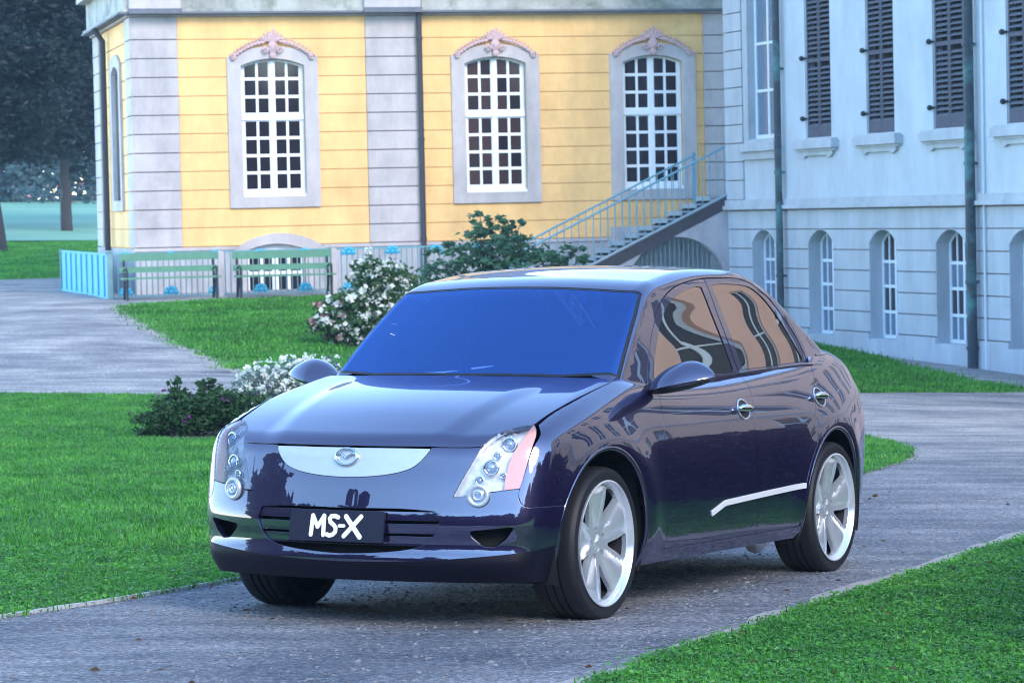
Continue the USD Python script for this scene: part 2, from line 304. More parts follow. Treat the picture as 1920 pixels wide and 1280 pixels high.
bopen = arch(-2.78, -1.48, -.25, 1.06, 1.20); bsurr = arch(-3.08, -1.0, 1.06, 1.07, 1.43).union(arch(-2.98, -1.28, -.3, 1.06, 1.36))
allopen = unary_union(opens + [bopen]); allsurr = unary_union(surr + [bsurr])
shell = sg.box(-5.16, -.6, 8.35, 9.2)
obj('wall', ext(shell.difference(allopen), .032, .30), 'yellow_joint', yb)
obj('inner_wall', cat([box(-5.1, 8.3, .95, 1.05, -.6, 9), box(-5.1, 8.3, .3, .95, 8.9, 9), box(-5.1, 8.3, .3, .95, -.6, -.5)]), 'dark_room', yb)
zj = [1.172 + .408 * k for k in range(13)]; zj[-1] = 6.15
courses(yb, 'wall_course', 'yellow_plaster', -4.17, -.035, zj, 0., allsurr, gap=.017)
courses(yb, 'wall_course', 'yellow_plaster', 1.10, 7.71, zj, 0., allsurr, gap=.017)
for x0, x1 in ((-5.17, -4.18), (-.03, 1.10), (7.72, 8.32)):
    courses(yb, 'pilaster_stone', 'pale_stone', x0, x1, zj, -.045, None, depth=.075, gap=.026)
    obj('pilaster_core', ext(sg.box(x0 + .03, 1.1, x1 - .03, 6.15), -.02, .031), 'stone_joint', yb)
obj('plinth', ext(sg.box(-5.2, -.6, 8.32, 1.155).difference(bsurr.union(bopen)), -.05, .031), 'plinth_stone', yb)
obj('plinth_cap', cat([ext(sg.box(-5.24, 1.09, 8.32, 1.16).difference(bsurr), -.085, -.052)]), 'pale_stone', yb)
# cornice and frieze
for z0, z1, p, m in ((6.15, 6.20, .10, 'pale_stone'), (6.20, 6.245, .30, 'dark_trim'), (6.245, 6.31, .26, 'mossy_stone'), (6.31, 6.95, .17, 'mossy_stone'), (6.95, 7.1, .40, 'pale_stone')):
    obj('cornice', box(-5.17 - p, 8.4, -p, .03, z0, z1), m, yb)
for x0, x1 in ((-5.17, -4.18), (-.03, 1.10)):
    obj('cornice_break', box(x0 - .06, x1 + .06, -.34, -.172, 6.312, 6.94), 'pale_stone', yb); obj('cornice_break', box(x0 - .08, x1 + .08, -.39, -.302, 6.201, 6.309), 'dark_trim', yb)
obj('upper_wall', box(-5.1, 8.3, -.05, .03, 7.1, 9.2), 'yellow_plaster', yb)
obj('roof', trimesh.Trimesh([(-5.8, -.7, 9.2), (8.8, -.7, 9.2), (8.8, 14, 9.2), (-5.8, 14, 9.2), (-2.4, 3.4, 12.4), (5.4, 3.4, 12.4), (5.4, 10, 12.4), (-2.4, 10, 12.4)], [(0, 1, 5), (0, 5, 4), (1, 2, 6), (1, 6, 5), (2, 3, 7), (2, 7, 6), (3, 0, 4), (3, 4, 7), (4, 5, 6), (4, 6, 7), (0, 2, 1), (0, 3, 2)], process=False), 'roof_slate', yb)
rows = [(2.40, 2.72), (2.785, 3.095), (3.16, 3.475), (3.54, 3.87), (4.06, 4.375), (4.44, 4.765), (4.83, 5.3)]
for x, op, su, gl in zip(WX, opens, surr, (['pane_glass'], ['pane_glass_warm', 'pane_glass', 'pane_glass_warm'], ['pane_glass'])):
    cols = [(x - .60, x - .355), (x - .30, x - .075), (x + .075, x + .30), (x + .355, x + .60)]
    w = sash(yb, op.buffer(-.004), cols, rows, .13, gl)
    obj('window_sill', box(x - .70, x + .70, .02, .13, 2.225, 2.29), 'white_paint', w)
    obj('transom', box(x - .69, x + .69, .085, .128, 3.90, 4.03), 'white_paint', w); obj('mullion', box(x - .05, x + .05, .095, .127, 2.3, 3.898), 'white_paint', w)
    obj('mullion', box(x - .05, x + .05, .095, .127, 4.032, 5.15), 'white_paint', w)
    sm = ext(su.difference(op), -.06, .125); obj('window_surround', sm, 'pale_stone', yb)
    # carved shell and garlands over the arch
    rng = np.random.default_rng(int(x * 10) + 60); bl = []
    def leafy(px, pz, ang, L, w=.36, y=-.10):
        m = trimesh.creation.icosphere(2, .5); m.vertices *= [L, .07, L * w]; m.vertices[:, 2] += .10 * L * np.cos(m.vertices[:, 0] / L * 9) * (m.vertices[:, 0] > -.2 * L); m.apply_transform(trimesh.transformations.rotation_matrix(-ang, [0, 1, 0])); m.apply_translation([px, y, pz]); return m
    bl += [ball((x, -.11, 5.47), .13, 2, (.85, .5, 1.1)), ball((x, -.15, 5.47), .075, 2, (.9, .6, 1.1)), ball((x, -.12, 5.31), .07, 2, (1., .5, 1.2))]
    for k in range(-3, 4):
        a = k * .40; bl.append(leafy(x + .17 * math.sin(a), 5.60 + .12 * math.cos(a), math.pi / 2 - a, .24 if k else .34, .3))
    for s in (-1, 1):
        for k in range(9):
            u = k / 8; px = x + s * (.22 + .64 * u); pz = 5.585 - .10 * u - .21 * u * u
            bl.append(leafy(px, pz, (-.25 - .5 * u if s > 0 else math.pi + .25 + .5 * u), .17 - .04 * u, .42)); bl.append(leafy(px + s * .03, pz + .06 - .02 * u, (.9 if s > 0 else math.pi - .9) + rng.uniform(-.3, .3), .11, .4, -.085))
        bl.append(tube([(x + s * (.16 + .075 * math.cos(t) * (1 - t / 9)), -.14, 5.40 + .075 * math.sin(t) * (1 - t / 9)) for t in np.linspace(0, 7, 18)], .020, 6))
        bl.append(tube([(x + s * (.87 + .055 * math.cos(t)), -.11, 5.27 + .055 * math.sin(t)) for t in np.linspace(0, 5.5, 14)], .020, 6)); bl.append(ball((x + s * .055, -.185, 5.50), .016, 1))
    obj('carved_ornament', cat(bl), 'pink_stone', yb, smooth=True)
w = sash(yb, bopen.buffer(-.004), [(-2.70, -2.46), (-2.40, -2.20), (-2.06, -1.86), (-1.80, -1.56)], [(-.15, .12), (.19, .53), (.60, .95)], .13, ['pane_glass'])
obj('mullion', box(-2.17, -2.09, .09, .127, -.2, 1.1), 'white_paint', w)
obj('basement_arch', ext(bsurr.difference(bopen), -.075, .125), 'pale_stone', yb)
obj('downpipe', cat([tube([(1.15, -.17, -.4), (1.15, -.17, 8.8)], .058, 10)] + [tube([(1.15, -.17, z), (1.15, -.17, z + .05)], .07, 10) for z in (1.2, 3.4, 5.6)] + [box(1.13, 1.17, -.15, -.045, z, z + .03) for z in (1.21, 3.41, 5.61)]), 'downpipe_metal', yb)
# left side wall, seen at a grazing angle
sw = thing('side_wall', None, None) if False else None
def side(poly_or_box): 
    m = poly_or_box; m.apply_transform(np.array([[0, 1, 0, -5.17], [1, 0, 0, 0], [0, 0, 1, 0], [0, 0, 0, 1.]])); m.invert(); return m
sop = arch(2.3, 3.7, 2.22, 5.08, 5.23); ssu = arch(2.0, 4.0, 1.99, 5.26, 5.5)
obj('side_wall', side(ext(sg.box(.32, -.6, 7.6, 9.2).difference(sop), .032, .30)), 'yellow_joint', yb)
for k in range(len(zj) - 1):
    for x0, x1, m, y in ((.95, 6.3, 'yellow_plaster', 0.), (6.31, 7.6, 'pale_stone', -.045), (-.03, .94, 'pale_stone', -.045)):
        for g in polys(sg.box(x0, zj[k] + .011, x1, zj[k + 1] - .011).difference(ssu)):
            obj('wall_course' if m[0] == 'y' else 'pilaster_stone', side(ext(g, y, .03)), m, yb)
obj('plinth', side(box(-.03, 7.6, -.05, .03, -.6, 1.155)), 'plinth_stone', yb)
obj('window_surround', side(ext(ssu.difference(sop), -.06, .125)), 'pale_stone', yb)
sash_cols = [(2.4, 2.645), (2.70, 2.925), (3.075, 3.30), (3.355, 3.60)]
cells = [sg.box(c0, r0, c1, r1).intersection(sop.buffer(-.05)) for c0, c1 in sash_cols for r0, r1 in rows]
w = obj('window', side(ext(sop.buffer(-.004).difference(unary_union(cells)), .13, .19)), 'white_paint', yb)
for c in cells: obj('pane', side(ext(c.buffer(.01, join_style=2), .155, .163)), 'pane_glass', w)
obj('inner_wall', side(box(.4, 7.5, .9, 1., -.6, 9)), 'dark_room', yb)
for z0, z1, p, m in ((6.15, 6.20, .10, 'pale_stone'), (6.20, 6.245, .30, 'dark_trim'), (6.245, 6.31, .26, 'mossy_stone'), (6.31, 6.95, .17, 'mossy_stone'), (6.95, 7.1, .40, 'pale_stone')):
    obj('cornice', side(box(.033, 7.7, -p, .03, z0 + .0005, z1 - .0005)), m, yb)
obj('upper_wall', side(box(.04, 7.6, -.05, .03, 7.1, 9.2)), 'yellow_plaster', yb)
obj('downpipe', tube([(-5.30, 4.6, -.3), (-5.30, 4.6, 5.9), (-5.50, 4.6, 6.2)], .07, 10), 'downpipe_metal', yb)

# ------------------------------------------------------------------ the grey wing (local x from the inner corner towards the viewer)
gb = thing('grey_palace_wing', 'pale grey palace wing with louvred shutters above arched basement windows', 'palace wing', loc=(*O2, 0), rot=math.atan2(E2[1], E2[0]))
GL = 19.0
AX = [1.95 + 2.93 * k for k in range(6)]; AX[0] = 1.93
low = [arch(x - .62, x + .62, -.86, 1.02, 1.29) for x in AX]
up = [sg.box(x - .63, 3.14, x + .63, 6.6) for x in AX[1:]] + [sg.box(1.35, 3.2, 2.80, 6.6)]
lowU, upU = unary_union(low), unary_union(up)
obj('wall', ext(sg.box(0, -2.4, GL, 10).difference(lowU.union(upU)), .033, .40), 'stone_joint', gb)
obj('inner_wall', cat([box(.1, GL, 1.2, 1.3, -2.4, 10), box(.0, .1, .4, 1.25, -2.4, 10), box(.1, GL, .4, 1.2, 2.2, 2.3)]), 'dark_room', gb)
obj('end_wall', box(0, .09, 1.3, 4.2, -2.4, 10), 'grey_plaster', gb)
zl = [-.73, -.33, .075, .48, .885, 1.295, 1.70]
courses(gb, 'wall_course', 'grey_stone', 0., GL, zl, 0., lowU, depth=.032, gap=.024)
obj('plinth', ext(sg.box(0, -2.4, GL, -.742).difference(lowU), -.04, .031), 'grey_stone', gb)
obj('belt_course', cat([box(-.05, GL, -.12, .032, 1.72, 1.80), box(-.03, GL, -.07, .032, 1.80, 1.93)]), 'grey_trim', gb)
obj('fillet', box(-.02, GL, -.03, .032, 1.695, 1.72), 'dark_trim', gb)  # dark strip painting the shadow beneath the belt course
obj('upper_wall', ext(sg.box(.98, 1.93, GL, 9.8).difference(upU), 0, .032), 'grey_plaster', gb)
zq = [1.93] + [2.35 + .40 * k for k in range(19)]
courses(gb, 'quoin_stone', 'grey_stone', -.02, .96, zq, -.03, None, depth=.062, gap=.022)
obj('eaves', box(-.3, GL, -.6, .4, 9.8, 10.2), 'grey_trim', gb)
obj('roof', trimesh.Trimesh([(-.4, -.7, 10.2), (GL, -.7, 10.2), (GL, 9, 10.2), (-.4, 9, 10.2), (-.4, 4, 13.2), (GL, 4, 13.2)], [(0, 1, 5), (0, 5, 4), (2, 3, 4), (2, 4, 5), (0, 4, 3), (1, 2, 5), (0, 2, 1), (0, 3, 2)], process=False), 'roof_slate', gb)
for k, (x, o) in enumerate(zip(AX, low)):
    gl = ['pane_glass_blue', 'pane_glass'] if k in (2, 3) else ['pane_glass_blue']
    w = sash(gb, o.buffer(-.003), [(x - .53, x - .30), (x - .26, x - .04), (x + .04, x + .26), (x + .30, x + .53)], [(-.78, -.36), (-.30, .14), (.20, .62), (.68, 1.25)], .27, gl, 'pale_blue_paint', depth=.05)
    obj('window_sill', box(x - .66, x + .66, -.03, .26, -.93, -.862), 'pale_blue_paint', w)
for o in low: obj('window_reveal', ext(o.buffer(.001).difference(o.buffer(-.012)), .004, .268), 'grey_stone', gb)
for o in up: obj('window_reveal', ext(o.difference(o.buffer(-.010)), .002, .118), 'grey_trim', gb)
def shutter(x0, x1, z0, z1, par):
    fr = sg.box(x0, z0, x1, z1).difference(unary_union([sg.box(x0 + .05, z0 + .22, x1 - .05, z0 + 1.52), sg.box(x0 + .05, z0 + 1.60, x1 - .05, z1 - .06)]))
    s = obj('shutter', ext(fr, .03, .075), 'shutter_paint', par)
    z = z0 + .25
    while z < z1 - .10:
        if not (z0 + 1.46 < z < z0 + 1.62):
            m = box(x0 + .052, x1 - .052, -.042, .042, -.007, .007)
            m.apply_transform(trimesh.transformations.rotation_matrix(math.radians(35), [1, 0, 0])); m.apply_translation([0, .055, z]); obj('slat', m, 'shutter_slat', s)
        z += .104
    return s
for k, x in enumerate(AX[1:]):
    ztop = 6.58
    obj('window_jamb', ext(sg.box(x - .63, 3.14, x + .63, 6.6).difference(sg.box(x - .60, 3.16, x + .60, 6.58)), .03, .2), 'grey_trim', gb)
    if k < 4:
        shutter(x - .595, x - .006, 3.165, ztop, gb); shutter(x + .006, x + .595, 3.165, ztop, gb)
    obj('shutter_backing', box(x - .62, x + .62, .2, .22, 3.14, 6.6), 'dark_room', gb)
    for z in (3.55, 4.78):
        obj('shutter_catch', cat([ball((x - .66, -.06, z), .055, 1), box(x - .68, x - .60, -.05, .03, z - .015, z + .015)]), 'cast_iron', gb)
    pr = sg.Polygon([(x - .98, 2.93), (x + .98, 2.93), (x + .98, 3.09), (x - .98, 3.09)])
    obj('window_sill', cat([ext(pr, -.17, -.001), box(x - .90, x + .90, -.14, -.001, 3.09, 3.13), box(x - .94, x + .94, -.10, -.001, 2.88, 2.93)]), 'grey_trim', gb)
    pts = [(x - .80, 2.88), (x + .80, 2.88), (x + .78, 2.80), (x + .62, 2.74), (x + .52, 2.79), (x - .52, 2.79), (x - .62, 2.74), (x - .78, 2.80)]
    obj('sill_apron', ext(sg.Polygon(pts), -.07, -.001), 'grey_trim', gb)
w = sash(gb, sg.box(1.35, 3.2, 2.80, 6.6), [(1.45, 2.03), (2.12, 2.70)], [(3.3, 4.2), (4.26, 5.2), (5.26, 6.5)], .12, ['pane_glass_blue'], 'pale_blue_paint')
obj('window_surround', ext(sg.box(1.08, 3.0, 2.96, 6.9).difference(sg.box(1.35, 3.2, 2.8, 6.6)), -.05, -.001), 'grey_trim', gb)
obj('window_sill', cat([box(1.0, 2.97, -.17, -.051, 2.95, 3.12), box(1.1, 2.9, -.09, -.001, 2.78, 2.95)]), 'grey_trim', gb)
for x, m in ((3.14, 'downpipe_copper'), (11.86, 'downpipe_copper')):
    r = .075 if x < 5 else .095
    obj('downpipe', cat([tube([(x, -.15, -1.6), (x, -.15, 9.8)], r, 12)] + [tube([(x, -.15, z), (x, -.15, z + .06)], r * 1.22, 12) for z in (-.9, .3, 2.45, 4.6, 6.2)] + [box(x - .02, x + .02, -.08, 0, z + .01, z + .05) for z in (-.9, .3, 2.45, 4.6, 6.2)]), m, gb)
obj('lightning_conductor', tube([(12.18, -.04, -1.4), (12.18, -.04, 9.8)], .022, 6), 'pale_blue_paint', gb)  # thin rod standing for the pale shadow strip beside the downpipe

# ------------------------------------------------------------------ warm coloured pavilion farther along, outside the picture; the car's flank mirrors it
pv = thing('peach_palace_pavilion', 'peach plastered palace pavilion beyond the right edge, mirrored in the car', 'palace pavilion', loc=(*O2, 0), rot=math.atan2(E2[1], E2[0]))
po = [sg.box(x - .55, z0, x + .55, z1) for x in np.arange(20.6, 57, 2.25) for z0, z1 in ((-.2, 1.5), (3.0, 6.2), (7.6, 9.6))]
obj('wall', ext(sg.box(19.2, -2.4, 58, 11.0).difference(unary_union(po)), -1.4, -1.0), 'peach_plaster', pv)
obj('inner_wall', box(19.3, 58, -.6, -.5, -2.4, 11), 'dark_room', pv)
for p in po:
    x0, z0, x1, z1 = p.bounds; xm = (x0 + x1) / 2
    sash(pv, p.buffer(-.003), [(x0 + .1, xm - .05), (xm + .05, x1 - .1)], [(z0 + .1, (z0 + z1) / 2 - .04), ((z0 + z1) / 2 + .04, z1 - .1)], -1.2, ['pane_glass'], 'white_paint')
obj('cornice', cat([box(19.1, 58, -1.75, -1.0, 11.0, 11.4), box(19.2, 58, -1.5, -1.402, 2.0, 2.25)]), 'pale_stone', pv)
obj('roof', trimesh.Trimesh([(19, -2, 11.4), (58, -2, 11.4), (58, 9, 11.4), (19, 9, 11.4), (22, 3.5, 14.5), (55, 3.5, 14.5)], [(0, 1, 5), (0, 5, 4), (2, 3, 4), (2, 4, 5), (0, 4, 3), (1, 2, 5), (0, 2, 1), (0, 3, 2)], process=False), 'roof_slate', pv)

# ------------------------------------------------------------------ outdoor stair against the corner (local x along the yellow front, y towards it)
st = thing('outdoor_staircase', 'outdoor stair with blue-green railings climbing to the grey corner', 'staircase', loc=(*O2, 0), rot=A1)
SL = .473; sx = lambda x: 2.05 + SL * x
NS = 16
for k in range(NS):
    x = -.02 - .328 * k; z = 2.03 - .155 * k
    obj('step', cat([box(x - .35, x, .07, 1.24, z - .045, z), box(x - .35, x - .33, .075, 1.235, z - .10, z - .046)]), 'stair_metal', st)
stringer = sg.Polygon([(.0, 2.06), (.0, 1.76), (-5.3, 1.76 - SL * 5.3 - .02), (-5.3, 2.06 - SL * 5.3)])
obj('stringer', ext(stringer, 0, .06), 'stair_dark', st); obj('stringer', ext(stringer, 1.25, 1.31), 'stair_dark', st)
obj('stringer_cap', tube([(0, -.01, 2.065), (-5.3, -.01, 2.065 - SL * 5.3)], .035, 6), 'stair_metal', st)
ao = arch(-2.25, -.07, -1.8, .35, 1.16, 20)
wl = sg.Polygon([(0, 1.755), (0, -1.9), (-5.2, -1.9), (-5.2, -.75), (-5.2, 1.755 - SL * 5.2)]).difference(ao)
obj('support_wall', ext(wl, .012, .30), 'plinth_stone', st)
gate = obj('arch_grille', tube([(-2.25 + 2.18 * (1 - math.cos(t)) / 2, .2, .35 + .81 * math.sin(t)) for t in np.linspace(0, np.pi, 20)], .02, 6), 'rail_paint', st)
for x in np.arange(-2.12, -.1, .105):
    h = math.sqrt(max(0, 1 - ((x + 1.16) / 1.09) ** 2)) * .81 + .35
    obj('grille_bar', box(x - .011, x + .011, .19, .212, -1.6, h - .02), 'verdigris_paint', gate)
obj('arch_backing', box(-2.3, 0, 1.25, 1.30, -1.9, 1.4), 'plinth_stone', st)
def railing(y, x0, x1, post, dx, mat='rail_paint'):
    rz = lambda x: 3.115 + SL * x
    r = obj('railing', cat([tube([(x0, y, rz(x0)), (x1, y, rz(x1))], .024, 8)] + [box(p - .028, p + .028, y - .028, y + .028, sx(p) - .05, rz(p) + .06) for p in post]), mat, st)
    for x in np.arange(x0 + .08, x1 - .03, dx):
        obj('baluster', box(x - .0085, x + .0085, y - .0085, y + .0085, sx(x) - .02, rz(x) - .02), mat, r)
railing(.03, -4.6, -.01, (-4.6,), .165); railing(1.28, -4.6, -.36, (-.36, -4.6), .165)
# ------------------------------------------------------------------ railing round the basement yard, with blue rosettes
fn = thing('yard_railing', 'low metal railing with blue rosettes in front of the yellow wing', 'railing', loc=(*O2, 0), rot=A1)
obj('kerb', box(-13.6, -5.3, -.12, .12, -.25, .13), 'pale_stone', fn)
obj('kerb', box(-13.6, -13.36, .12, 10.2, -.25, .10), 'plinth_stone', fn)
obj('top_rail', box(-13.5, -5.3, -.025, .025, 1.06, 1.10), 'rail_paint', fn); obj('bottom_rail', box(-13.5, -5.3, -.02, .02, .175, .205), 'rail_paint', fn)
for k, x in enumerate(np.arange(-13.42, -5.35, .118)):
    obj('bar', box(x - .012, x + .012, -.012, .012, .206, 1.058), 'verdigris_paint', fn)
for x, m in ((-13.48, 'verdigris_paint'), (-11.15, 'pale_stone'), (-8.75, 'pale_stone'), (-5.36, 'verdigris_paint')):
    obj('post', cat([box(x - .055, x + .055, -.056, .056, .12, 1.12), box(x - .075, x + .075, -.076, .076, 1.121, 1.16)]), m, fn)
def rosette(x, z):
    ps = [ball((x, -.045, z), .05, 1, (1, .5, 1))] + [ball((x + .10 * math.cos(a), -.035, z + .09 * math.sin(a)), .055, 1, (1., .4, .8)) for a in np.linspace(0, np.pi, 5)] + [box(x - .16, x + .16, -.035, -.014, z - .05, z - .02)]
    obj('rosette', cat(ps), 'blue_paint', fn, smooth=40)
for x in np.arange(-13.15, -5.5, .945):
    rosette(x, .27); rosette(x, 1.0)
obj('side_panel', box(-13.53, -13.50, .07, 10.1, .10, 1.06), 'blue_paint', fn)
obj('side_rail', cat([box(-13.545, -13.485, .06, 10.12, 1.061, 1.10), box(-13.55, -13.531, .07, 10.1, .12, .18)]), 'blue_paint', fn)
for y in np.arange(.5, 10, 1.2): obj('side_rib', box(-13.56, -13.531, y - .02, y + .02, .19, 1.05), 'blue_paint', fn)
for y in (10.12,): obj('post', box(-13.57, -13.46, y, y + .1, .0, 1.12), 'verdigris_paint', fn)
# ------------------------------------------------------------------ two benches before the railing
def bench(x0, x1, label):
    loc = np.array([*O2]) + E1 * x0 + np.array([-E1[1], E1[0]]) * -.75
    z = float(ground_z(*loc)); L = x1 - x0
    b = thing('park_bench', label, 'bench', 'benches before the yard railing', loc=(*loc, z), rot=A1)
    for z0, z1, y in ((.80, .96, .14), (.56, .68, .06)): obj('backrest_slat', box(0, L, y - .02, y + .02, z0, z1), 'bench_green', b)
    for y in (-.34, -.22, -.10): obj('seat_slat', box(0, L, y - .05, y + .05, .43, .465), 'bench_green', b)
    for x in (.10, L - .10):
        obj('leg', cat([tube([(x, -.36, 0), (x, -.33, .22), (x, -.36, .42)], .03, 8), tube([(x, .16, 0), (x, .05, .25), (x, .03, .44), (x, .12, .70), (x, .17, .93)], .03, 8), tube([(x, -.38, .41), (x, .04, .41)], .028, 8), tube([(x, -.37, .43), (x, -.36, .63), (x, -.2, .66), (x, .08, .62)], .024, 8)]), 'cast_iron', b)
bench(-13.35, -11.3, 'green slatted bench by the blue end of the railing'); bench(-11.0, -8.9, 'green slatted bench in front of the basement window')
# ---- car surface: implicit skin, x forward, y to the car's left, z up, origin on the ground between the axles
from scipy.interpolate import PchipInterpolator, CubicSpline
def spl(*pts):
    a = np.array(sorted(pts), float)
    f = CubicSpline(a[:, 0], a[:, 1], bc_type='natural')
    lo, hi = a[0], a[-1]
    s0, s1 = f(lo[0], 1), f(hi[0], 1)
    def g(x):
        x = np.asarray(x, float)
        return np.where(x < lo[0], lo[1] + (x - lo[0]) * s0, np.where(x > hi[0], hi[1] + (x - hi[0]) * s1, f(np.clip(x, lo[0], hi[0]))))
    return g
def smax(a, b, k):
    h = np.clip(0.5 + 0.5 * (a - b) / k, 0, 1)
    return b + (a - b) * h + k * h * (1 - h)
def sstep(a, b, x):
    t = np.clip((x - a) / (b - a), 0, 1)
    return t * t * (3 - 2 * t)
side_z = spl((.10, .770), (.18, .815), (.27, .850), (.42, .874), (.60, .884), (.76, .882), (.85, .870), (.93, .842), (1.0, .806), (1.07, .765), (1.2, .66), (1.35, .55))
side_x = spl((-2.5, -.25), (-2.2, -.17), (-1.9, -.085), (-1.35, -.012), (-.6, 0), (.6, 0), (1.2, -.002), (1.5, -.010), (1.75, -.026), (2.0, -.060), (2.2, -.12), (2.5, -.27))
nose_z = spl((.05, 2.02), (.16, 2.10), (.22, 2.145), (.285, 2.186), (.345, 2.177), (.44, 2.179), (.54, 2.165), (.64, 2.143), (.72, 2.122), (.78, 2.108), (.86, 2.09), (1.1, 2.03))
tail_z = spl((.1, -2.08), (.25, -2.15), (.45, -2.20), (.62, -2.215), (.8, -2.215), (.95, -2.195), (1.05, -2.17), (1.2, -2.10))
deck_x = spl((-2.5, .98), (-2.25, 1.09), (-2.0, 1.140), (-1.75, 1.165), (-1.5, 1.165), (-1.2, 1.125), (-.6, 1.082), (0, 1.054), (.5, 1.046), (.8, 1.055), (1.0, 1.070), (1.2, 1.040), (1.5, .985), (1.8, .908), (2.0, .832), (2.15, .766), (2.4, .62))
crown_x = spl((-2.4, .10), (-1.8, .06), (-1.2, .05), (0, .05), (.9, .035), (1.3, .035), (1.7, .07), (2.1, .085))
def F_body(P):
    x, y, z = P[..., 0], np.abs(P[..., 1]), P[..., 2]
    W = side_z(z) + side_x(x)
    # slight flare of the wings over both wheels
    for cx in (1.35, -1.35):
        r = np.hypot(x - cx, (z - .335))
        W = W + .016 * np.exp(-((r - .43) / .10) ** 2) * sstep(.10, .40, z)
    side = y - W
    top = z - (deck_x(x) - crown_x(x) * y ** 2 + .011 * sstep(.50, .37, y - .10 * (2.0 - x)) * sstep(1.05, 1.5, x))
    frnt = (x - (nose_z(z) - .25 * y ** 2 - .10 * y ** 6)) * .96
    rear = -x + (tail_z(z) + .22 * y ** 2)
    f = smax(side, top, .09)
    f = smax(f, frnt, .065)
    return smax(f, rear, .12)
gh_z = spl((.9, .797), (1.0, .775), (1.06, .758), (1.2, .720), (1.35, .672), (1.45, .638), (1.55, .59))
roof_x = spl((-1.6, 1.36), (-1.3, 1.475), (-1.0, 1.540), (-.65, 1.566), (-.3, 1.568), (.05, 1.549), (.35, 1.510), (.6, 1.475), (.9, 1.39))
ws_z = spl((1.0, 1.065), (1.056, 1.0), (1.15, .888), (1.25, .760), (1.35, .620), (1.43, .505), (1.52, .365), (1.6, .22))
bl_z = spl((1.0, -1.98), (1.1, -1.78), (1.165, -1.66), (1.22, -1.535), (1.31, -1.345), (1.40, -1.155), (1.48, -.985), (1.56, -.8))
def F_cabin(P):
    x, y, z = P[..., 0], np.abs(P[..., 1]), P[..., 2]
    W = gh_z(z) - .035 * np.clip(x - .25, 0, 2) ** 2 - .05 * np.clip(-x - .45, 0, 3) ** 2
    side = y - W
    top = z - (roof_x(x) - .075 * y ** 2)
    ws = (x - (ws_z(z) + .10 * (1 - (y / .68) ** 2))) * .62
    bl = (-x + bl_z(z) - .14 * (1 - (y / .6) ** 2)) * .45
    f = smax(top, ws, .07)
    f = smax(f, bl, .10)
    return smax(f, side, .05)
def grad(F, P, e=2e-4):
    g = np.stack([F(P + d) - F(P - d) for d in np.eye(3) * e], -1)
    return g / np.linalg.norm(g, axis=-1, keepdims=True)
def shoot(F, O, D, t0, t1, off=0., n=60):
    """first sign change coming from outside (t1) towards t0, then bisection"""
    O = np.asarray(O, float) + np.zeros_like(D)
    t = np.full(len(D), t1, float); lo = np.full(len(D), t0, float); found = np.zeros(len(D), bool)
    hi = t.copy()
    for k in range(1, n + 1):
        tk = t1 + (t0 - t1) * k / n
        inside = F(O + D * tk) + off < 0
        new = inside & ~found
        lo[new] = tk; hi[new] = t1 + (t0 - t1) * (k - 1) / n
        found |= inside
    for _ in range(26):
        m = (lo + hi) / 2
        ins = F(O + D * m[:, None]) + off < 0
        lo = np.where(ins, m, lo); hi = np.where(ins, hi, m)
    return O + D * ((lo + hi) / 2)[:, None], found
def side_map(s=1):
    return lambda q: (np.c_[q[:, 0], np.zeros(len(q)), q[:, 1]], np.tile([0, float(s), 0], (len(q), 1)), 0., 1.2)
top_map = lambda q: (np.c_[q[:, 0], q[:, 1], np.full(len(q), .3)], np.tile([0, 0, 1.], (len(q), 1)), 0., 1.6)
def cyl_map(cx, R=.9, s=1):
    """q = (R * azimuth from the car's own axis, z)"""
    return lambda q: (np.c_[np.full(len(q), cx), np.zeros(len(q)), q[:, 1]], np.c_[s * np.cos(q[:, 0] / R), np.sin(q[:, 0] / R), np.zeros(len(q))], 0., 1.8)
front_map = lambda q: (np.c_[np.zeros(len(q)), q[:, 0], q[:, 1]], np.tile([1., 0, 0], (len(q), 1)), 0., 2.6)
# ------------------------------------------------------------------ the car: every panel is cut out of one smooth skin
usdkit.material(stage, '/World/Looks/car_paint', {
    'g': ('geometry', {}), 'v': ('voronoi_texture', {'scale': 900.}), 'fr': ('rgb_ramp', {'ramp': [(0, (.0045, .0025, .012)), (.5, (.010, .0055, .026)), (1, (.026, .016, .055))]}),
    'p': ('principled_bsdf', {'metallic': .55, 'roughness': .34, 'specular_ior_level': .3}), 'f': ('fresnel', {'IOR': 2.45}), 'c': ('glossy_bsdf', {'color': (.86, .89, 1.), 'roughness': .006, 'distribution': 'ggx'}), 'm': ('mix_closure', {})},
    [('g.position', 'v.vector'), ('v.color', 'fr.fac'), ('fr.color', 'p.base_color'), ('f.fac', 'm.fac'), ('p.BSDF', 'm.closure1'), ('c.BSDF', 'm.closure2')], surface='m.closure')
M('silver_panel', (.60, .64, .68), .34, metallic=.6, vary=.03, scale=30)
M('chrome', (.80, .81, .83), .10, metallic=1.)
M('alloy', (.76, .78, .81), .22, metallic=.72, coat=.5)
M('strip_metal', (.80, .80, .82), .42, metallic=.25)
M('alloy_dark', (.05, .05, .055), .5, metallic=.4)
M('black_plastic', (.008, .008, .010), .45)
M('valance_shade', (.004, .0035, .009), .5, spec=.18)  # near black stands for shade on the lower bumper
M('rubber', (.006, .006, .008), .62, vary=.15, scale=30)
M('plate_black', (.010, .010, .022), .35)
M('plate_white', (.85, .86, .88), .5)
M('cabin_trim', (.10, .10, .11), .8)
M('seat_cloth', (.22, .21, .22), .85)
M('liner', (.006, .006, .007), .9)
M('indicator', (.80, .42, .36), .14, coat=1., vary=.06, scale=60)
M('lamp_inner', (.86, .90, .95), .25, metallic=.15, vary=.35, scale=32)
M('bulb_glass', (.32, .44, .62), .05, metallic=.35, coat=1.)
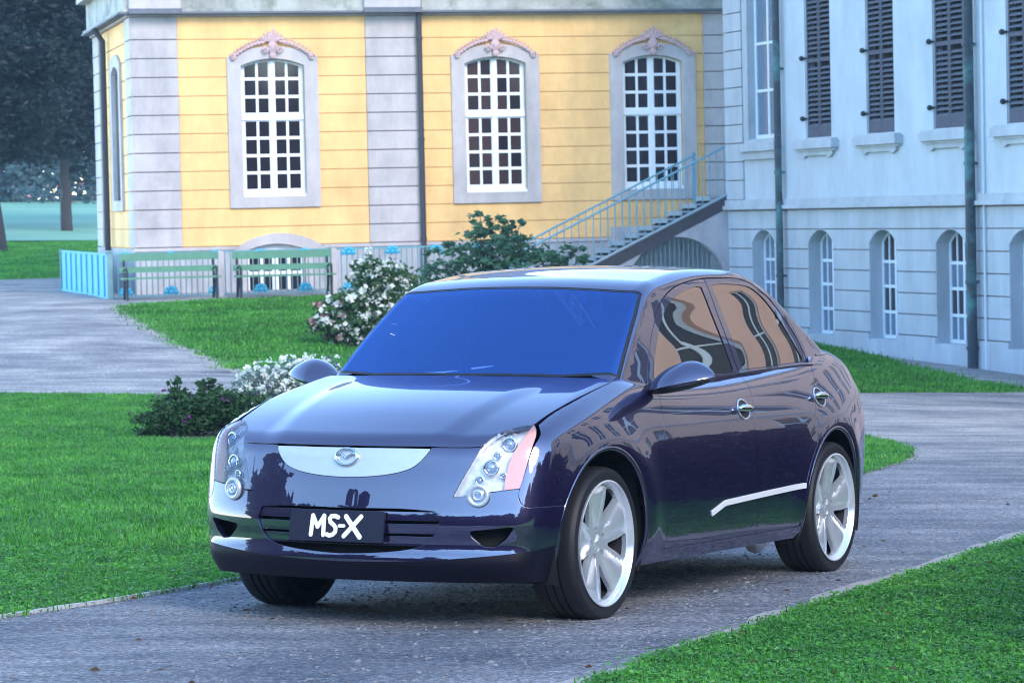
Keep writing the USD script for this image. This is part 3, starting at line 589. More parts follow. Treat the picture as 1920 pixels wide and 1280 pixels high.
M('tail_red', (.40, .02, .02), .15, coat=1.)
def GLASS(name, tint, ior, gl, rough=0.):
    usdkit.material(stage, '/World/Looks/' + name, {
        'f': ('fresnel', {'IOR': ior}), 't': ('transparent_bsdf', {'color': tint}), 'g': ('glossy_bsdf', {'color': gl, 'roughness': rough, 'distribution': 'ggx'}), 'm': ('mix_closure', {})},
        [('f.fac', 'm.fac'), ('t.BSDF', 'm.closure1'), ('g.BSDF', 'm.closure2')], surface='m.closure')
GLASS('windscreen_glass', (.30, .36, .62), 4.6, (.20, .42, 1.))
GLASS('side_glass', (.05, .05, .06), 5.0, (1., .84, .78))
GLASS('lamp_lens', (.93, .95, .97), 1.45, (1, 1, 1))
CARM = Gf.Matrix4d(-.461, -.8866, .0361, 0, .8872, -.4614, -.0025, 0, .0189, .0309, .9993, 0, .251, 15.021, -.047, 1)
CARM.Orthonormalize()
car = thing('saloon_car', 'dark blue concept saloon car standing on the gravel drive', 'car', matrix=CARM)
def dense(q, step, closed=True):
    """resample a polygon's boundary"""
    l = sg.LinearRing(q) if closed else sg.LineString(q)
    n = max(8, int(l.length / step))
    return np.array([l.interpolate(t).coords[0] for t in np.linspace(0, l.length, n, endpoint=not closed)])
def curve(pts, n=24):
    """smooth curve through points"""
    p = np.asarray(pts, float); t = np.r_[0, np.cumsum(np.linalg.norm(np.diff(p, axis=0), axis=1))]
    return PchipInterpolator(t, p, axis=0)(np.linspace(0, t[-1], n))
def on_skin(F, mp, q):
    O, D, t0, t1 = mp(np.asarray(q, float)); P, ok = shoot(F, O, D, t0, t1); return P
def skin(poly, mp, F, off=0., step=.022, gap=.0022, lip=.014, scale=(1., 1.), bulge=None):
    """-> vertices, faces, normals of the piece of the skin F inside poly (in the plane of mp), with edges turned inwards"""
    V, T, N = [], [], []; base = 0
    p = poly.buffer(-gap, join_style=2) if gap else poly
    for g in polys(p):
        g = g.simplify(.0004)
        rings = [dense(np.array(r.coords)[:-1], step * .55) for r in [g.exterior] + list(g.interiors)]
        g2 = sg.Polygon(rings[0], [r for r in rings[1:]])
        x0, y0, x1, y1 = g2.bounds
        X, Y = np.meshgrid(np.arange(x0, x1 + step, step * scale[0]), np.arange(y0, y1 + step, step * scale[1])); X = X + (np.arange(len(Y)) % 2)[:, None] * step * scale[0] * .5
        q = np.c_[X.ravel(), Y.ravel()]; q = q[shapely.contains_xy(g2.buffer(-step * .38), q[:, 0], q[:, 1])]
        nb = [len(r) for r in rings]; q = np.vstack(rings + [q])
        q = q + np.random.default_rng(1).normal(0, 1e-7, q.shape)
        tri = Delaunay(q).simplices; c = q[tri].mean(1); tri = tri[shapely.contains_xy(g2, c[:, 0], c[:, 1])]
        O, D, t0, t1 = mp(q); P, ok = shoot(F, O, D, t0, t1, off)
        n = grad(F, P)
        if bulge is not None: P = P + n * bulge(P)[:, None]
        tri = tri[ok[tri].all(1)]
        fn = np.cross(P[tri[:, 1]] - P[tri[:, 0]], P[tri[:, 2]] - P[tri[:, 0]]); flip = (fn * n[tri].mean(1)).sum(1) < 0
        tri[flip] = tri[flip][:, ::-1]
        V.append(P); N.append(n); T.append(tri + base); base += len(P)
        if lip:
            s = 0
            for k in nb:
                idx = np.arange(s, s + k); s += k; R = P[idx]; rn = n[idx]; t = np.roll(R, -1, 0) - np.roll(R, 1, 0); t /= np.maximum(np.linalg.norm(t, axis=1, keepdims=True), 1e-9)
                out = np.cross(t, rn); mid = q[idx] 
                # point the side normal out of the panel
                inner = P[tri].mean(1); 
                d = (R.mean(0) - R); sgn = np.sign((out * d).sum(1).sum()); out = out * (-sgn if s - k == 0 else sgn)
                b1 = R + out * .0012 - rn * .0012
                V += [R, b1, b1, R - rn * lip]; nn = (rn + out); nn /= np.linalg.norm(nn, axis=1, keepdims=True); N += [rn, nn, out, out]
                for a, b in ((0, k), (2 * k, 3 * k)):
                    for i in range(k):
                        j = (i + 1) % k; f = [(base + a + i, base + b + i, base + b + j), (base + a + i, base + b + j, base + a + j)]; T.append(np.array(f))
                base += 4 * k
    V, N = np.vstack(V), np.vstack(N); T = np.vstack([np.asarray(t).reshape(-1, 3) for t in T])
    fn = np.cross(V[T[:, 1]] - V[T[:, 0]], V[T[:, 2]] - V[T[:, 0]]); flip = (fn * N[T].mean(1)).sum(1) < 0; T[flip] = T[flip][:, ::-1]
    return V, T, N
def put(name, s, mat, parent=None, mirror=False, label=None):
    V, T, N = s
    if mirror: V, N, T = V * [1, -1, 1], N * [1, -1, 1], T[:, ::-1]
    pr = obj_n(name, V, T, N, mat, parent if parent is not None else car)
    return tag(pr, label=label)
CB = cyl_map(1.2); R9 = .9
def to_cyl(P, cx=1.2, s=1): P = np.asarray(P, float); return np.c_[R9 * np.arctan2(P[:, 1], s * (P[:, 0] - cx)), P[:, 2]]
def xz(P): return np.asarray(P, float)[:, [0, 2]]
def xy(P): return np.asarray(P, float)[:, [0, 1]]
# seams (left side of the car)
hoodfront = np.array([on_skin(F_body, CB, [[R9 * math.atan2(y, .85), .772]])[0] for y in np.linspace(0, .64, 9)])
lamp_in = curve([(2.096, .498, .565), (2.054, .55, .681), (2.006, .595, .776), (1.934, .622, .827), (1.870, .665, .855), (1.804, .735, .865)], 26)
lamp_out = curve([(1.804, .735, .865), (1.852, .768, .836), (1.923, .785, .769), (1.962, .776, .681), (1.990, .765, .604)], 16)
lamp_bot = curve([(1.990, .765, .604), (2.045, .66, .588), (2.096, .498, .565)], 10)
hoodseam = curve([(1.804, .735, .865), (1.678, .742, .907), (1.564, .752, .938), (1.348, .759, .985), (1.09, .757, 1.03)], 24)
bump_seam = curve([(1.990, .765, .604), (1.998, .760, .565), (1.997, .772, .537), (1.980, .792, .525), (1.90, .830, .524), (1.775, .868, .524)], 20)
AF, AR, RF, RR = (1.395, .335), (-1.300, .335), .420, .412
def arc(c, r, a0, a1, n=40): return np.array([(c[0] + r * math.cos(t), c[1] + r * math.sin(t)) for t in np.radians(np.linspace(a0, a1, n))])
ZB = .205
aF0 = math.degrees(math.asin((ZB - AF[1]) / RF)); aFs = math.degrees(math.asin((.524 - AF[1]) / RF))
# hood
k = np.argmin(np.abs(lamp_in[:, 2] - .776)); li = lamp_in[k:]
base_ = np.array([(1.09, .757), (1.105, .60), (1.125, .42), (1.138, .2), (1.142, 0)])
half = np.vstack([xy(hoodfront[hoodfront[:, 1] < li[0, 1] - .01]), xy(li), xy(hoodseam)[1:], base_[1:]])
hood_poly = sg.Polygon(np.vstack([half, (half * [1, -1])[::-1]])).buffer(0)
put('hood', skin(hood_poly, top_map, F_body, step=.02), 'car_paint')
# nose and bumper in one, with openings
def sym(p): return np.vstack([p, (np.asarray(p) * [-1, 1])[::-1]])
arcB = on_skin(F_body, side_map(), arc(AF, RF, aFs, aF0, 16))
right = np.vstack([to_cyl(hoodfront[hoodfront[:, 1] < lamp_in[k, 1] - .01]), to_cyl(lamp_in[:k + 1])[::-1], to_cyl(lamp_bot)[::-1][1:], to_cyl(bump_seam)[1:], to_cyl(arcB)[1:]])
yb_ = right[-1, 0]; bot = np.c_[np.linspace(yb_, 0, 24), np.full(24, ZB)]
nose_poly = sg.Polygon(np.vstack([right, bot[1:-1], sym(np.vstack([right, bot[1:-1]]))[len(right) + 22:]])).buffer(0)
gp_ = curve([(2.069, .378, .768), (2.089, .352, .724), (2.109, .300, .682), (2.128, .20, .656), (2.140, .09, .645), (2.143, 0, .642)], 30)
gpl = to_cyl(gp_); ct = to_cyl(hoodfront[hoodfront[:, 1] < .385])
grille_poly = sg.Polygon(np.vstack([gpl, (gpl * [-1, 1])[::-1][1:], [[-u[0], u[1] - .004] for u in ct[::-1]], [[u[0], u[1] - .004] for u in ct[1:]]])).buffer(0)
lg = to_cyl(curve([(2.17, 0, .512), (2.15, .25, .514), (2.125, .43, .505)], 10)); lg2 = to_cyl(curve([(2.13, .448, .46), (2.134, .40, .378), (2.145, .345, .352), (2.178, .16, .329), (2.189, 0, .322)], 20))
low_poly = sg.Polygon(sym(np.vstack([lg, lg2]))).buffer(-.004).buffer(.004)
duct = to_cyl(np.array([(2.095, .575, .424), (2.02, .750, .443), (2.037, .716, .388), (2.056, .676, .358), (2.073, .630, .362), (2.09, .585, .40)]))
duct_poly = sg.Polygon(duct).buffer(0).buffer(-.006).buffer(.006)
ducts = [duct_poly, affinity.scale(duct_poly, -1, 1, origin=(0, 0))]
nose_full = nose_poly.difference(unary_union([low_poly] + ducts + [grille_poly]))
cw = np.linspace(-.95, .95, 41); valance = sg.Polygon(np.vstack([np.c_[cw, .286 + .10 * cw ** 2], [[.95, 0], [-.95, 0]]]))
put('front_bumper', skin(nose_full.difference(valance), CB, F_body, step=.020, lip=.03), 'car_paint')
put('front_valance', skin(nose_full.intersection(valance), CB, F_body, off=.002, gap=0, step=.020, lip=.03), 'valance_shade', label='lower edge of the front bumper, painted near black for its undercut shade')  # shade below the bumper crease, painted as a dark piece
put('grille_panel', skin(grille_poly, CB, F_body, off=-.002, step=.02), 'silver_panel')
# emblem: a winged oval
ec = on_skin(F_body, CB, [[0, .726]])[0]; en = grad(F_body, ec[None])[0]
ez = np.array([0, 0, 1.]) - en * en[2]; ez /= np.linalg.norm(ez); ey = np.cross(ez, en)
def at_local(m, c, ex, ey_, ez_):
    A = np.eye(4); A[:3, 0], A[:3, 1], A[:3, 2], A[:3, 3] = ex, ey_, ez_, c; m = m.copy(); m.apply_transform(A)
    if np.linalg.det(A[:3, :3]) < 0: m.invert()
    return m
em = [tube([(.052 * math.cos(t), .036 * math.sin(t), .006) for t in np.linspace(0, 2 * np.pi, 36, endpoint=False)], .0065, 8, closed=True)]
for s in (-1, 1): em.append(tube([(s * .046, .012, .006), (s * .028, .014, .007), (s * .012, .004, .008), (0, -.008, .008)], [.004, .006, .006, .004], 8))
obj('emblem', at_local(cat(em), ec + en * .003, ey, ez, en), 'chrome', car, smooth=True)
# lower intake: recessed back, slats, plate
put('intake_backing', skin(low_poly.buffer(.012), CB, F_body, off=.065, gap=0, lip=0, step=.03), 'liner')
for z, h in ((.484, .0175), (.4305, .0195), (.3785, .0185)):
    zz = [sg.box(-.6, z - h, .6, z + h).intersection(low_poly)]
    for g in polys(zz[0]): put('grille_slat', skin(g, CB, F_body, off=.010, gap=0, lip=.025, step=.02), 'car_paint')
for d in ducts:
    put('duct_backing', skin(d.buffer(.010), CB, F_body, off=.085, gap=0, lip=0, step=.03), 'liner')
pc = np.array([2.172, -.018, .4345]); pn = np.array([.985, 0, .17]); pn /= np.linalg.norm(pn); pz = np.array([-pn[2], 0, pn[0]]); py = np.array([0, 1., 0])
pl = trimesh.creation.extrude_polygon(sg.box(-.225, -.060, .225, .060).buffer(.006), .012, engine='earcut')
plate = obj('number_plate', at_local(pl, pc + pn * .002, py, pz, pn), 'plate_black', car)
def stroke(pts, w): return sg.LineString(pts).buffer(w, cap_style=1)
W_ = .0088
let = [stroke([(0, 0), (.004, .072)], W_), stroke([(.004, .072), (.030, .030)], W_ * .95), stroke([(.030, .030), (.058, .072)], W_ * .95), stroke([(.058, .072), (.060, 0)], W_),
       stroke([(.126, .068), (.112, .073), (.094, .072), (.086, .062), (.090, .050), (.108, .038), (.118, .028), (.117, .012), (.106, .002), (.090, -.002), (.078, .002)], W_ * .95),
       stroke([(.135, .036), (.156, .036)], W_ * .75), stroke([(.164, .072), (.236, -.004)], W_ * 1.1), stroke([(.236, .073), (.160, -.002)], W_ * 1.05)]
lt = trimesh.util.concatenate([trimesh.creation.extrude_polygon(g, .004, engine='earcut') for g in polys(unary_union(let))]); lt.apply_translation([-.118, -.036, 0]); lt.apply_scale([1.02, 1.12, 1])
obj('lettering', at_local(lt, pc + pn * .0145, py, pz, pn), 'plate_white', plate)
# headlamps
lampq = sg.Polygon(np.vstack([to_cyl(lamp_in), to_cyl(lamp_out)[1:], to_cyl(lamp_bot)[1:-1]])).buffer(0)
ind_in = to_cyl(curve([(1.813, .742, .861), (1.925, .735, .800), (1.971, .722, .748), (2.000, .708, .68), (2.017, .700, .596)], 20))
indq = sg.Polygon(np.vstack([ind_in, to_cyl(lamp_bot)[:1], to_cyl(lamp_out)[::-1][:-1]])).buffer(0).intersection(lampq)
for mir in (False, True):
    put('headlamp_lens', skin(lampq, CB, F_body, step=.02, lip=.02), 'lamp_lens', mirror=mir)
    L = stage.GetPrimAtPath('/World/saloon_car/headlamp_lens' + ('_001' if mir else ''))
    rv = lambda P: -.012 * (meshkit.noise(P * [46, 46, 34], 3) > .5) - .016 * meshkit.noise(P * 34, 9)
    put('reflector', skin(lampq.buffer(-.001), CB, F_body, off=.018, gap=0, lip=0, step=.012, bulge=rv), 'lamp_inner', L, mirror=mir)
    V, T, N = skin(lampq.buffer(-.001), CB, F_body, off=.004, gap=0, lip=.03, step=.04)
    put('indicator_lens', skin(indq, CB, F_body, off=.005, gap=.001, lip=.012, step=.008, bulge=lambda P: .0009 * np.sin((P[:, 2] + .4 * P[:, 1]) * 330)), 'indicator', L, mirror=mir)
    sg_ = -1 if mir else 1
    for (cx_, cy_, cz_), r_ in (((1.945, .690, .797), .028), ((2.020, .640, .692), .029), ((1.99, .655, .742), .014), ((2.050, .60, .640), .016), ((2.005, .69, .66), .012), ((1.91, .67, .825), .012)):
        c = np.array([cx_, cy_, cz_]); n_ = grad(F_body, c[None])[0]; ax = np.array([.90, .35, .10]); ax /= np.linalg.norm(ax)
        u_ = np.cross(ax, [0, 0, 1.]); u_ /= np.linalg.norm(u_); w_ = np.cross(u_, ax); c = c - n_ * .020
        ring_ = tube([c + ax * .016 + r_ * (math.cos(t) * u_ + math.sin(t) * w_) for t in np.linspace(0, 2 * np.pi, 24, endpoint=False)], r_ * .20, 8, closed=True)
        bb = ball(c, r_ * .86, 2)
        for m_, mt, nm in ((ring_, 'chrome', 'projector_ring'), (bb, 'bulb_glass', 'projector_bulb')):
            if mir: m_.apply_scale([1, -1, 1])
            if mir: m_.invert() if m_.volume < 0 else None
            obj(nm, m_, mt, L, smooth=True)
    c = on_skin(F_body, CB, to_cyl([(2.07, .607, .574)]))[0]; n_ = np.array([.93, .30, .05]); n_ /= np.linalg.norm(n_)
    u_ = np.cross(n_, [0, 0, 1.]); u_ /= np.linalg.norm(u_); w_ = np.cross(u_, n_)
    rg = tube([c + n_ * .012 + .040 * (math.cos(t) * u_ + math.sin(t) * w_) for t in np.linspace(0, 2 * np.pi, 32, endpoint=False)], .0105, 10, closed=True)
    cyl = tube([c - n_ * .05, c + n_ * .010], .040, 24); le = ball((0, 0, 0), .036, 2, (1, 1, .35)); le = at_local(le, c + n_ * .006, u_, w_, n_)
    inner = tube([c + n_ * .018 + .018 * (math.cos(t) * u_ + math.sin(t) * w_) for t in np.linspace(0, 2 * np.pi, 20, endpoint=False)], .005, 8, closed=True)
    for m_, mt, nm in ((cat([rg, cyl, inner]), 'silver_panel', 'fog_lamp_ring'), (le, 'bulb_glass', 'fog_lamp_glass')):
        if mir: m_.apply_scale([1, -1, 1]); m_ = m_ if m_.volume > 0 else (m_.invert() or m_)
        obj(nm, m_, mt, L, smooth=True)
# flanks
seamF = curve([(.735, .86, .265), (.74, .865, .334), (.782, .88, .53), (.798, .883, .748), (.771, .86, .884), (.748, .834, .946), (.738, .80, 1.01)], 30)
seamB = curve([(-.325, .86, .265), (-.315, .868, .368), (-.273, .881, .525), (-.245, .882, .75), (-.261, .867, .86), (-.30, .84, .93), (-.345, .80, 1.035)], 30)
rd = RR + .030; aD0 = math.degrees(math.asin((.265 - AR[1]) / rd)); aD1 = math.degrees(math.asin((.676 - AR[1]) / rd))
seamR = np.vstack([arc(AR, rd, aD0, aD1, 20), curve([(-1.019, 0, .676), (-1.037, 0, .809), (-1.10, 0, .91), (-1.20, 0, 1.00), (-1.275, 0, 1.066)], 16)[1:, [0, 2]]])
belt = lambda x: np.interp(x, [-1.35, -1.15, -.6, 0, .4, .77, .80], [1.066, 1.066, 1.048, 1.022, 1.008, .995, .995])
bx = lambda a, b, n=20: np.c_[np.linspace(a, b, n), belt(np.linspace(a, b, n))]
fend = sg.Polygon(np.vstack([xz(hoodseam), [(1.02, 1.046), (.90, 1.048), (.80, 1.035)], xz(seamF)[::-1][0:1] + [[.0, .01]], xz(seamF)[::-1], [(.735, ZB)], arc(AF, RF, 180 - aF0, aFs, 50), xz(bump_seam)[::-1][1:], xz(lamp_out)[::-1][1:-1]])).buffer(0)
doorF = sg.Polygon(np.vstack([xz(seamF)[:-1], bx(.742, -.342)[0:], xz(seamB)[::-1][1:]])).buffer(0)
doorR = sg.Polygon(np.vstack([xz(seamB)[:-1], bx(-.345, -1.272), seamR[::-1][1:]])).buffer(0)
sill = sg.Polygon([(.735, ZB), (.735, .265), (-.86, .265)] + [tuple(p) for p in arc(AR, RR, aD0, math.degrees(math.asin((ZB - AR[1]) / RR)), 6)]).buffer(0)
deck_side = curve([(-1.50, .70, 1.10), (-1.75, .665, 1.10), (-1.95, .62, 1.08), (-2.08, .575, 1.04)], 16)
deck_side = np.array([on_skin(F_body, top_map, [[p[0], p[1]]])[0] for p in deck_side])
XQ = -1.83
quarter = sg.Polygon(np.vstack([seamR[::-1][:-1], arc(AR, RR, aD0, 180 - aF0, 50), [(XQ + .06, ZB), (XQ, .50)], [(XQ, float(np.interp(-XQ, -deck_side[:, 0], deck_side[:, 2])))], deck_side[deck_side[:, 0] > XQ][::-1][:, [0, 2]], [(-1.36, 1.105), (-1.275, 1.072)]])).buffer(0)
for mir in (False, True):
    s = side_map()
    put('front_wing', skin(fend, s, F_body, lip=.02), 'car_paint', mirror=mir)
    df = put('front_door', skin(doorF, s, F_body), 'car_paint', mirror=mir); dr = put('rear_door', skin(doorR, s, F_body), 'car_paint', mirror=mir)
    put('sill', skin(sill, s, F_body), 'car_paint', mirror=mir)
    put('rear_wing', skin(quarter, s, F_body, lip=.02), 'car_paint', mirror=mir)
    for d, hx, hz in ((df, -.130, .871), (dr, -1.135, .902)):
        c = on_skin(F_body, s, [[hx, hz]])[0]; n_ = grad(F_body, c[None])[0]; ux = np.array([1, 0, .05]); ux -= n_ * (ux @ n_); ux /= np.linalg.norm(ux); uz = np.cross(ux, n_); uz = uz if uz[2] > 0 else -uz
        th = np.linspace(0, 2 * np.pi, 28, endpoint=False)
        cup = sg.Polygon(np.c_[hx - .012 + .066 * np.cos(th), hz + .046 * np.sin(th)])
        put('handle_cup', skin(cup, s, F_body, off=-.0015, gap=0, lip=.004, step=.015), 'black_plastic', d, mirror=mir)
        rim = np.array([on_skin(F_body, s, [q])[0] for q in np.array(cup.exterior.coords)[:-1]]) + n_ * .003
        bar = tube([c + n_ * .010 + ux * .060, c + n_ * .024 + ux * .050, c + n_ * .030 - ux * .0, c + n_ * .024 - ux * .050, c + n_ * .010 - ux * .060], [.012, .017, .018, .017, .012], 12)
        for m_, mt, nm in ((bar, 'chrome', 'door_handle'), (tube(rim, .004, 6, closed=True), 'silver_panel', 'cup_rim')):
            if mir: m_.apply_scale([1, -1, 1]); m_ = m_ if m_.volume > 0 else (m_.invert() or m_)
            obj(nm, m_, mt, d, smooth=True)
    # bright strip along the doors
    tp = np.array([(.252, 0, .397), (.110, 0, .436), (.085, 0, .4385), (-.415, 0, .456), (-.872, 0, .470)])
    sp = sg.LineString(tp[:, [0, 2]]).buffer(.0125, cap_style=2)
    put('side_strip', skin(sp, s, F_body, off=-.006, gap=0, lip=.01, step=.012), 'strip_metal', mirror=mir)
    # wheel arch lips and wells
    for (c0, r0, nm) in ((AF, RF, 'front'), (AR, RR, 'rear')):
        aa = np.array(arc(c0, r0 - .004, 180 - aF0, aF0, 60)); pp = on_skin(F_body, s, arc(c0, r0 + .006, 180 - aF0, aF0, 60)); pp = np.c_[aa[:, 0], pp[:, 1] - .008, aa[:, 1]]
        lipm = tube(pp, .013, 8)
        well = []
        for y in (.50, .845): well.append(np.c_[arc(c0, r0 + .012, 200, -20, 40)[:, 0], np.full(40, y), arc(c0, r0 + .012, 200, -20, 40)[:, 1]])
        vv = np.vstack(well); ff = []
        for i in range(39): ff += [(i, i + 1, 41 + i), (i, 41 + i, 40 + i)]
        cap = np.c_[arc(c0, r0 + .012, 200, -20, 40)[:, 0], np.full(40, .50), arc(c0, r0 + .012, 200, -20, 40)[:, 1]]
        vv = np.vstack([vv, cap, [[c0[0], .50, .2]]]); ff += [(80 + i, 81 + i, 120) for i in range(39)]
        wl_ = trimesh.Trimesh(vv, ff, process=False)
        for m_, mt, n2 in ((lipm, 'car_paint', 'arch_lip'), (wl_, 'liner', 'wheel_well')):
            if mir: m_.apply_scale([1, -1, 1])
            if mir: m_.invert()
            obj(n2, m_, mt, car, smooth=50)
# boot lid and tail
dl = deck_side[:, :2]; boot = np.vstack([[(-1.52, 0)], [(-1.50, .45)], dl, [(-2.11, .30), (-2.13, 0)]]); boot = np.vstack([boot, (boot * [1, -1])[::-1]])
put('boot_lid', skin(sg.Polygon(boot).buffer(0), top_map, F_body), 'car_paint')
CR_ = cyl_map(-1.2, s=-1)
def to_cr(P): return to_cyl(P, -1.2, -1)
qe = on_skin(F_body, side_map(), np.c_[np.linspace(XQ + .06, XQ, 10), np.linspace(ZB, .50, 10)]); qe2 = on_skin(F_body, side_map(), np.c_[np.full(14, XQ), np.linspace(.5, quarter.bounds[3] - .09, 14)])
de = deck_side[deck_side[:, 0] <= XQ + .02]; te = np.array([on_skin(F_body, top_map, [q])[0] for q in [(-2.11, .30), (-2.125, .15), (-2.13, 0)]])
rq = np.vstack([to_cr(qe), to_cr(qe2), to_cr(de), to_cr(te)]); rq = np.vstack([rq, [[0, ZB]]])
tail_poly = sg.Polygon(np.vstack([rq, (rq * [-1, 1])[::-1]])).buffer(0)
put('rear_bumper', skin(tail_poly, CR_, F_body, step=.028), 'car_paint')
for s_ in (-1, 1):
    tl = sg.box(.30, .78, .60, .92) if s_ > 0 else sg.box(-.60, .78, -.30, .92)
    put('tail_light', skin(tl, CR_, F_body, off=-.004, step=.03), 'tail_red')
# cabin: roof with pillars, glass, door frames
ws_h = np.array([(.986, .735), (1.02, .60), (1.055, .482), (1.085, .28), (1.100, .07), (1.101, 0)])
wsp_t = np.array([(.548, 0), (.548, .09), (.543, .20), (.536, .363), (.520, .52), (.500, .617)])
wsp_e = np.array([(.503, .628), (.64, .665), (.80, .70), (.975, .737)])
wsH = np.vstack([wsp_t, wsp_e, ws_h[1:]]); ws_poly = sg.Polygon(np.vstack([wsH, (wsH * [1, -1])[::-1]])).buffer(0)
frame_seam = curve([(.722, .772, 1.02), (.62, .725, 1.167), (.495, .692, 1.283), (.400, .670, 1.355), (.266, .649, 1.420), (.086, .631, 1.466), (-.107, .620, 1.490), (-.30, .614, 1.502), (-.529, .613, 1.505), (-.753, .614, 1.492), (-.875, .622, 1.455), (-.997, .641, 1.401), (-1.137, .664, 1.301), (-1.251, .690, 1.200), (-1.330, .715, 1.078)], 80)
fs = on_skin(F_cabin, side_map(), frame_seam[:, [0, 2]])
outer = np.vstack([[(1.16, 0)], [(1.14, .5)], [(1.08, .745)], [(.95, .768)], [(.83, .775)], fs[:, :2], [(-1.40, .735), (-1.55, .72), (-1.68, .67), (-1.76, .60), (-1.82, .4), (-1.84, 0)]])
roof_poly = sg.Polygon(np.vstack([outer, (outer * [1, -1])[::-1]])).buffer(0)
blH = np.array([(-1.06, 0), (-1.05, .25), (-1.02, .50), (-1.55, .575), (-1.66, .55), (-1.78, .3), (-1.80, 0)]); bl_poly = sg.Polygon(np.vstack([blH, (blH * [1, -1])[::-1]])).buffer(0)
roof_only = roof_poly.difference(ws_poly.buffer(.002)).difference(bl_poly.buffer(.002)).difference(sg.box(1.02, -.70, 1.3, .70))
put('roof', skin(roof_only, top_map, F_cabin, step=.013, lip=.014), 'car_paint')
wsn = put('windscreen', skin(ws_poly, top_map, F_cabin, off=.003, step=.02), 'windscreen_glass')
put('windscreen_seal', skin(ws_poly.difference(ws_poly.buffer(-.010)), top_map, F_cabin, off=.0015, gap=0, step=.016, lip=.01), 'black_plastic')
put('rear_window', skin(bl_poly, top_map, F_cabin, off=.003, step=.025), 'windscreen_glass')
glF = sg.Polygon(np.vstack([curve([(.640, 1.035), (.600, 1.10), (.518, 1.197), (.398, 1.300), (.295, 1.362), (.178, 1.405), (.04, 1.437), (-.112, 1.458)], 30), [(-.172, 1.454)], curve([(-.172, 1.454), (-.205, 1.30), (-.245, 1.15), (-.275, 1.045)], 8)[1:]])).buffer(0).buffer(-.008).buffer(.008)
glR = sg.Polygon(np.vstack([[(-.300, 1.466)], curve([(-.300, 1.466), (-.45, 1.472), (-.60, 1.471), (-.75, 1.462), (-.862, 1.430), (-.97, 1.372), (-1.09, 1.272), (-1.19, 1.17), (-1.272, 1.082)], 30)[1:], [(-.385, 1.056)], curve([(-.385, 1.056), (-.36, 1.18), (-.33, 1.32), (-.300, 1.466)], 8)[1:-1]])).buffer(0).buffer(-.008).buffer(.008)
fz = frame_seam[:, [0, 2]]
full = sg.Polygon(np.vstack([fz, [(-1.325, 1.055)], bx(-1.325, .725)])).buffer(0)
cut = sg.LineString([(-.236, 1.52), (-.243, 1.493), (-.262, 1.323), (-.300, 1.15), (-.335, 1.03), (-.34, .98)]).buffer(.0025)
halves = sorted(polys(full.difference(cut)), key=lambda g: -g.centroid.x)
for mir in (False, True):
    s = side_map()
    for g, gl, d in ((halves[0], glF, 'front_door'), (halves[1], glR, 'rear_door')):
        dp = stage.GetPrimAtPath('/World/saloon_car/' + d + ('_001' if mir else ''))
        put('window_frame', skin(g.difference(gl), s, F_cabin, off=.002, gap=.003, step=.014), 'car_paint', dp, mirror=mir)
        put('window_glass', skin(gl, s, F_cabin, off=.007, gap=0, lip=.0, step=.02), 'side_glass', dp, mirror=mir)
    bp = on_skin(F_body, s, bx(.70, -1.30, 40) - [0, .004]); bp[:, 1] -= .004
    bm = tube(bp + [0, 0, .004], .0095, 8)
    if mir: bm.apply_scale([1, -1, 1]); bm.invert()
    obj('belt_strip', bm, 'silver_panel' if False else 'car_paint', car, smooth=True)
# mirrors
import manifold3d as m3
def hull(pts_r):
    ms = [m3.Manifold.sphere(r, 24).translate(list(map(float, p))) for p, r in pts_r]; return m3.Manifold.batch_hull(ms)
mh = hull([((.845, .855, 1.050), .030), ((.80, .90, 1.075), .040), ((.775, 1.02, 1.062), .030), ((.76, 1.068, 1.046), .016), ((.82, .83, 1.022), .016), ((.79, 1.0, 1.035), .020), ((.735, .87, 1.07), .035), ((.72, 1.02, 1.058), .024)])
mhm = trimesh.creation.icosphere(4, 1.); v_ = mhm.vertices
zz_ = np.where(v_[:, 2] < 0, v_[:, 2] * .22, v_[:, 2] ** 1.0) * (1 - .42 * np.clip(v_[:, 1], 0, 1) ** 2)
mhm.vertices = np.c_[.79 + v_[:, 0] * .095 * (1 - .35 * np.clip(v_[:, 1], 0, 1)) - .02 * v_[:, 1], .965 + v_[:, 1] * .150, 1.016 + zz_ * .100 + .030 * v_[:, 1]]
mhm.vertices[:, 0] -= .045 * np.clip(zz_, -.3, 1)
arm = hull([((.80, .79, .985), .022), ((.795, .86, 1.02), .022), ((.755, .79, .99), .018), ((.75, .86, 1.02), .02)]); am = arm.to_mesh(); amm = trimesh.Trimesh(am.vert_properties[:, :3], am.tri_verts)
bhm = trimesh.creation.icosphere(3, 1.); v_ = bhm.vertices; bhm.vertices = np.c_[.782 + v_[:, 0] * .080 - .02 * v_[:, 1], .955 + v_[:, 1] * .135, 1.002 + v_[:, 2] * .018 + .030 * v_[:, 1]]
for mir in (False, True):
    first = None
    for m_, mt, nm in ((mhm, 'car_paint', 'door_mirror'), (amm, 'black_plastic', 'mirror_arm'), (bhm, 'black_plastic', 'mirror_underside')):
        m2 = m_.copy()
        if mir: m2.apply_scale([1, -1, 1]); m2 = m2 if m2.volume > 0 else (m2.invert() or m2)
        if first is None: first = obj(nm, m2, mt, car, smooth=True)
        else: obj(nm, m2, mt, first, smooth=40)
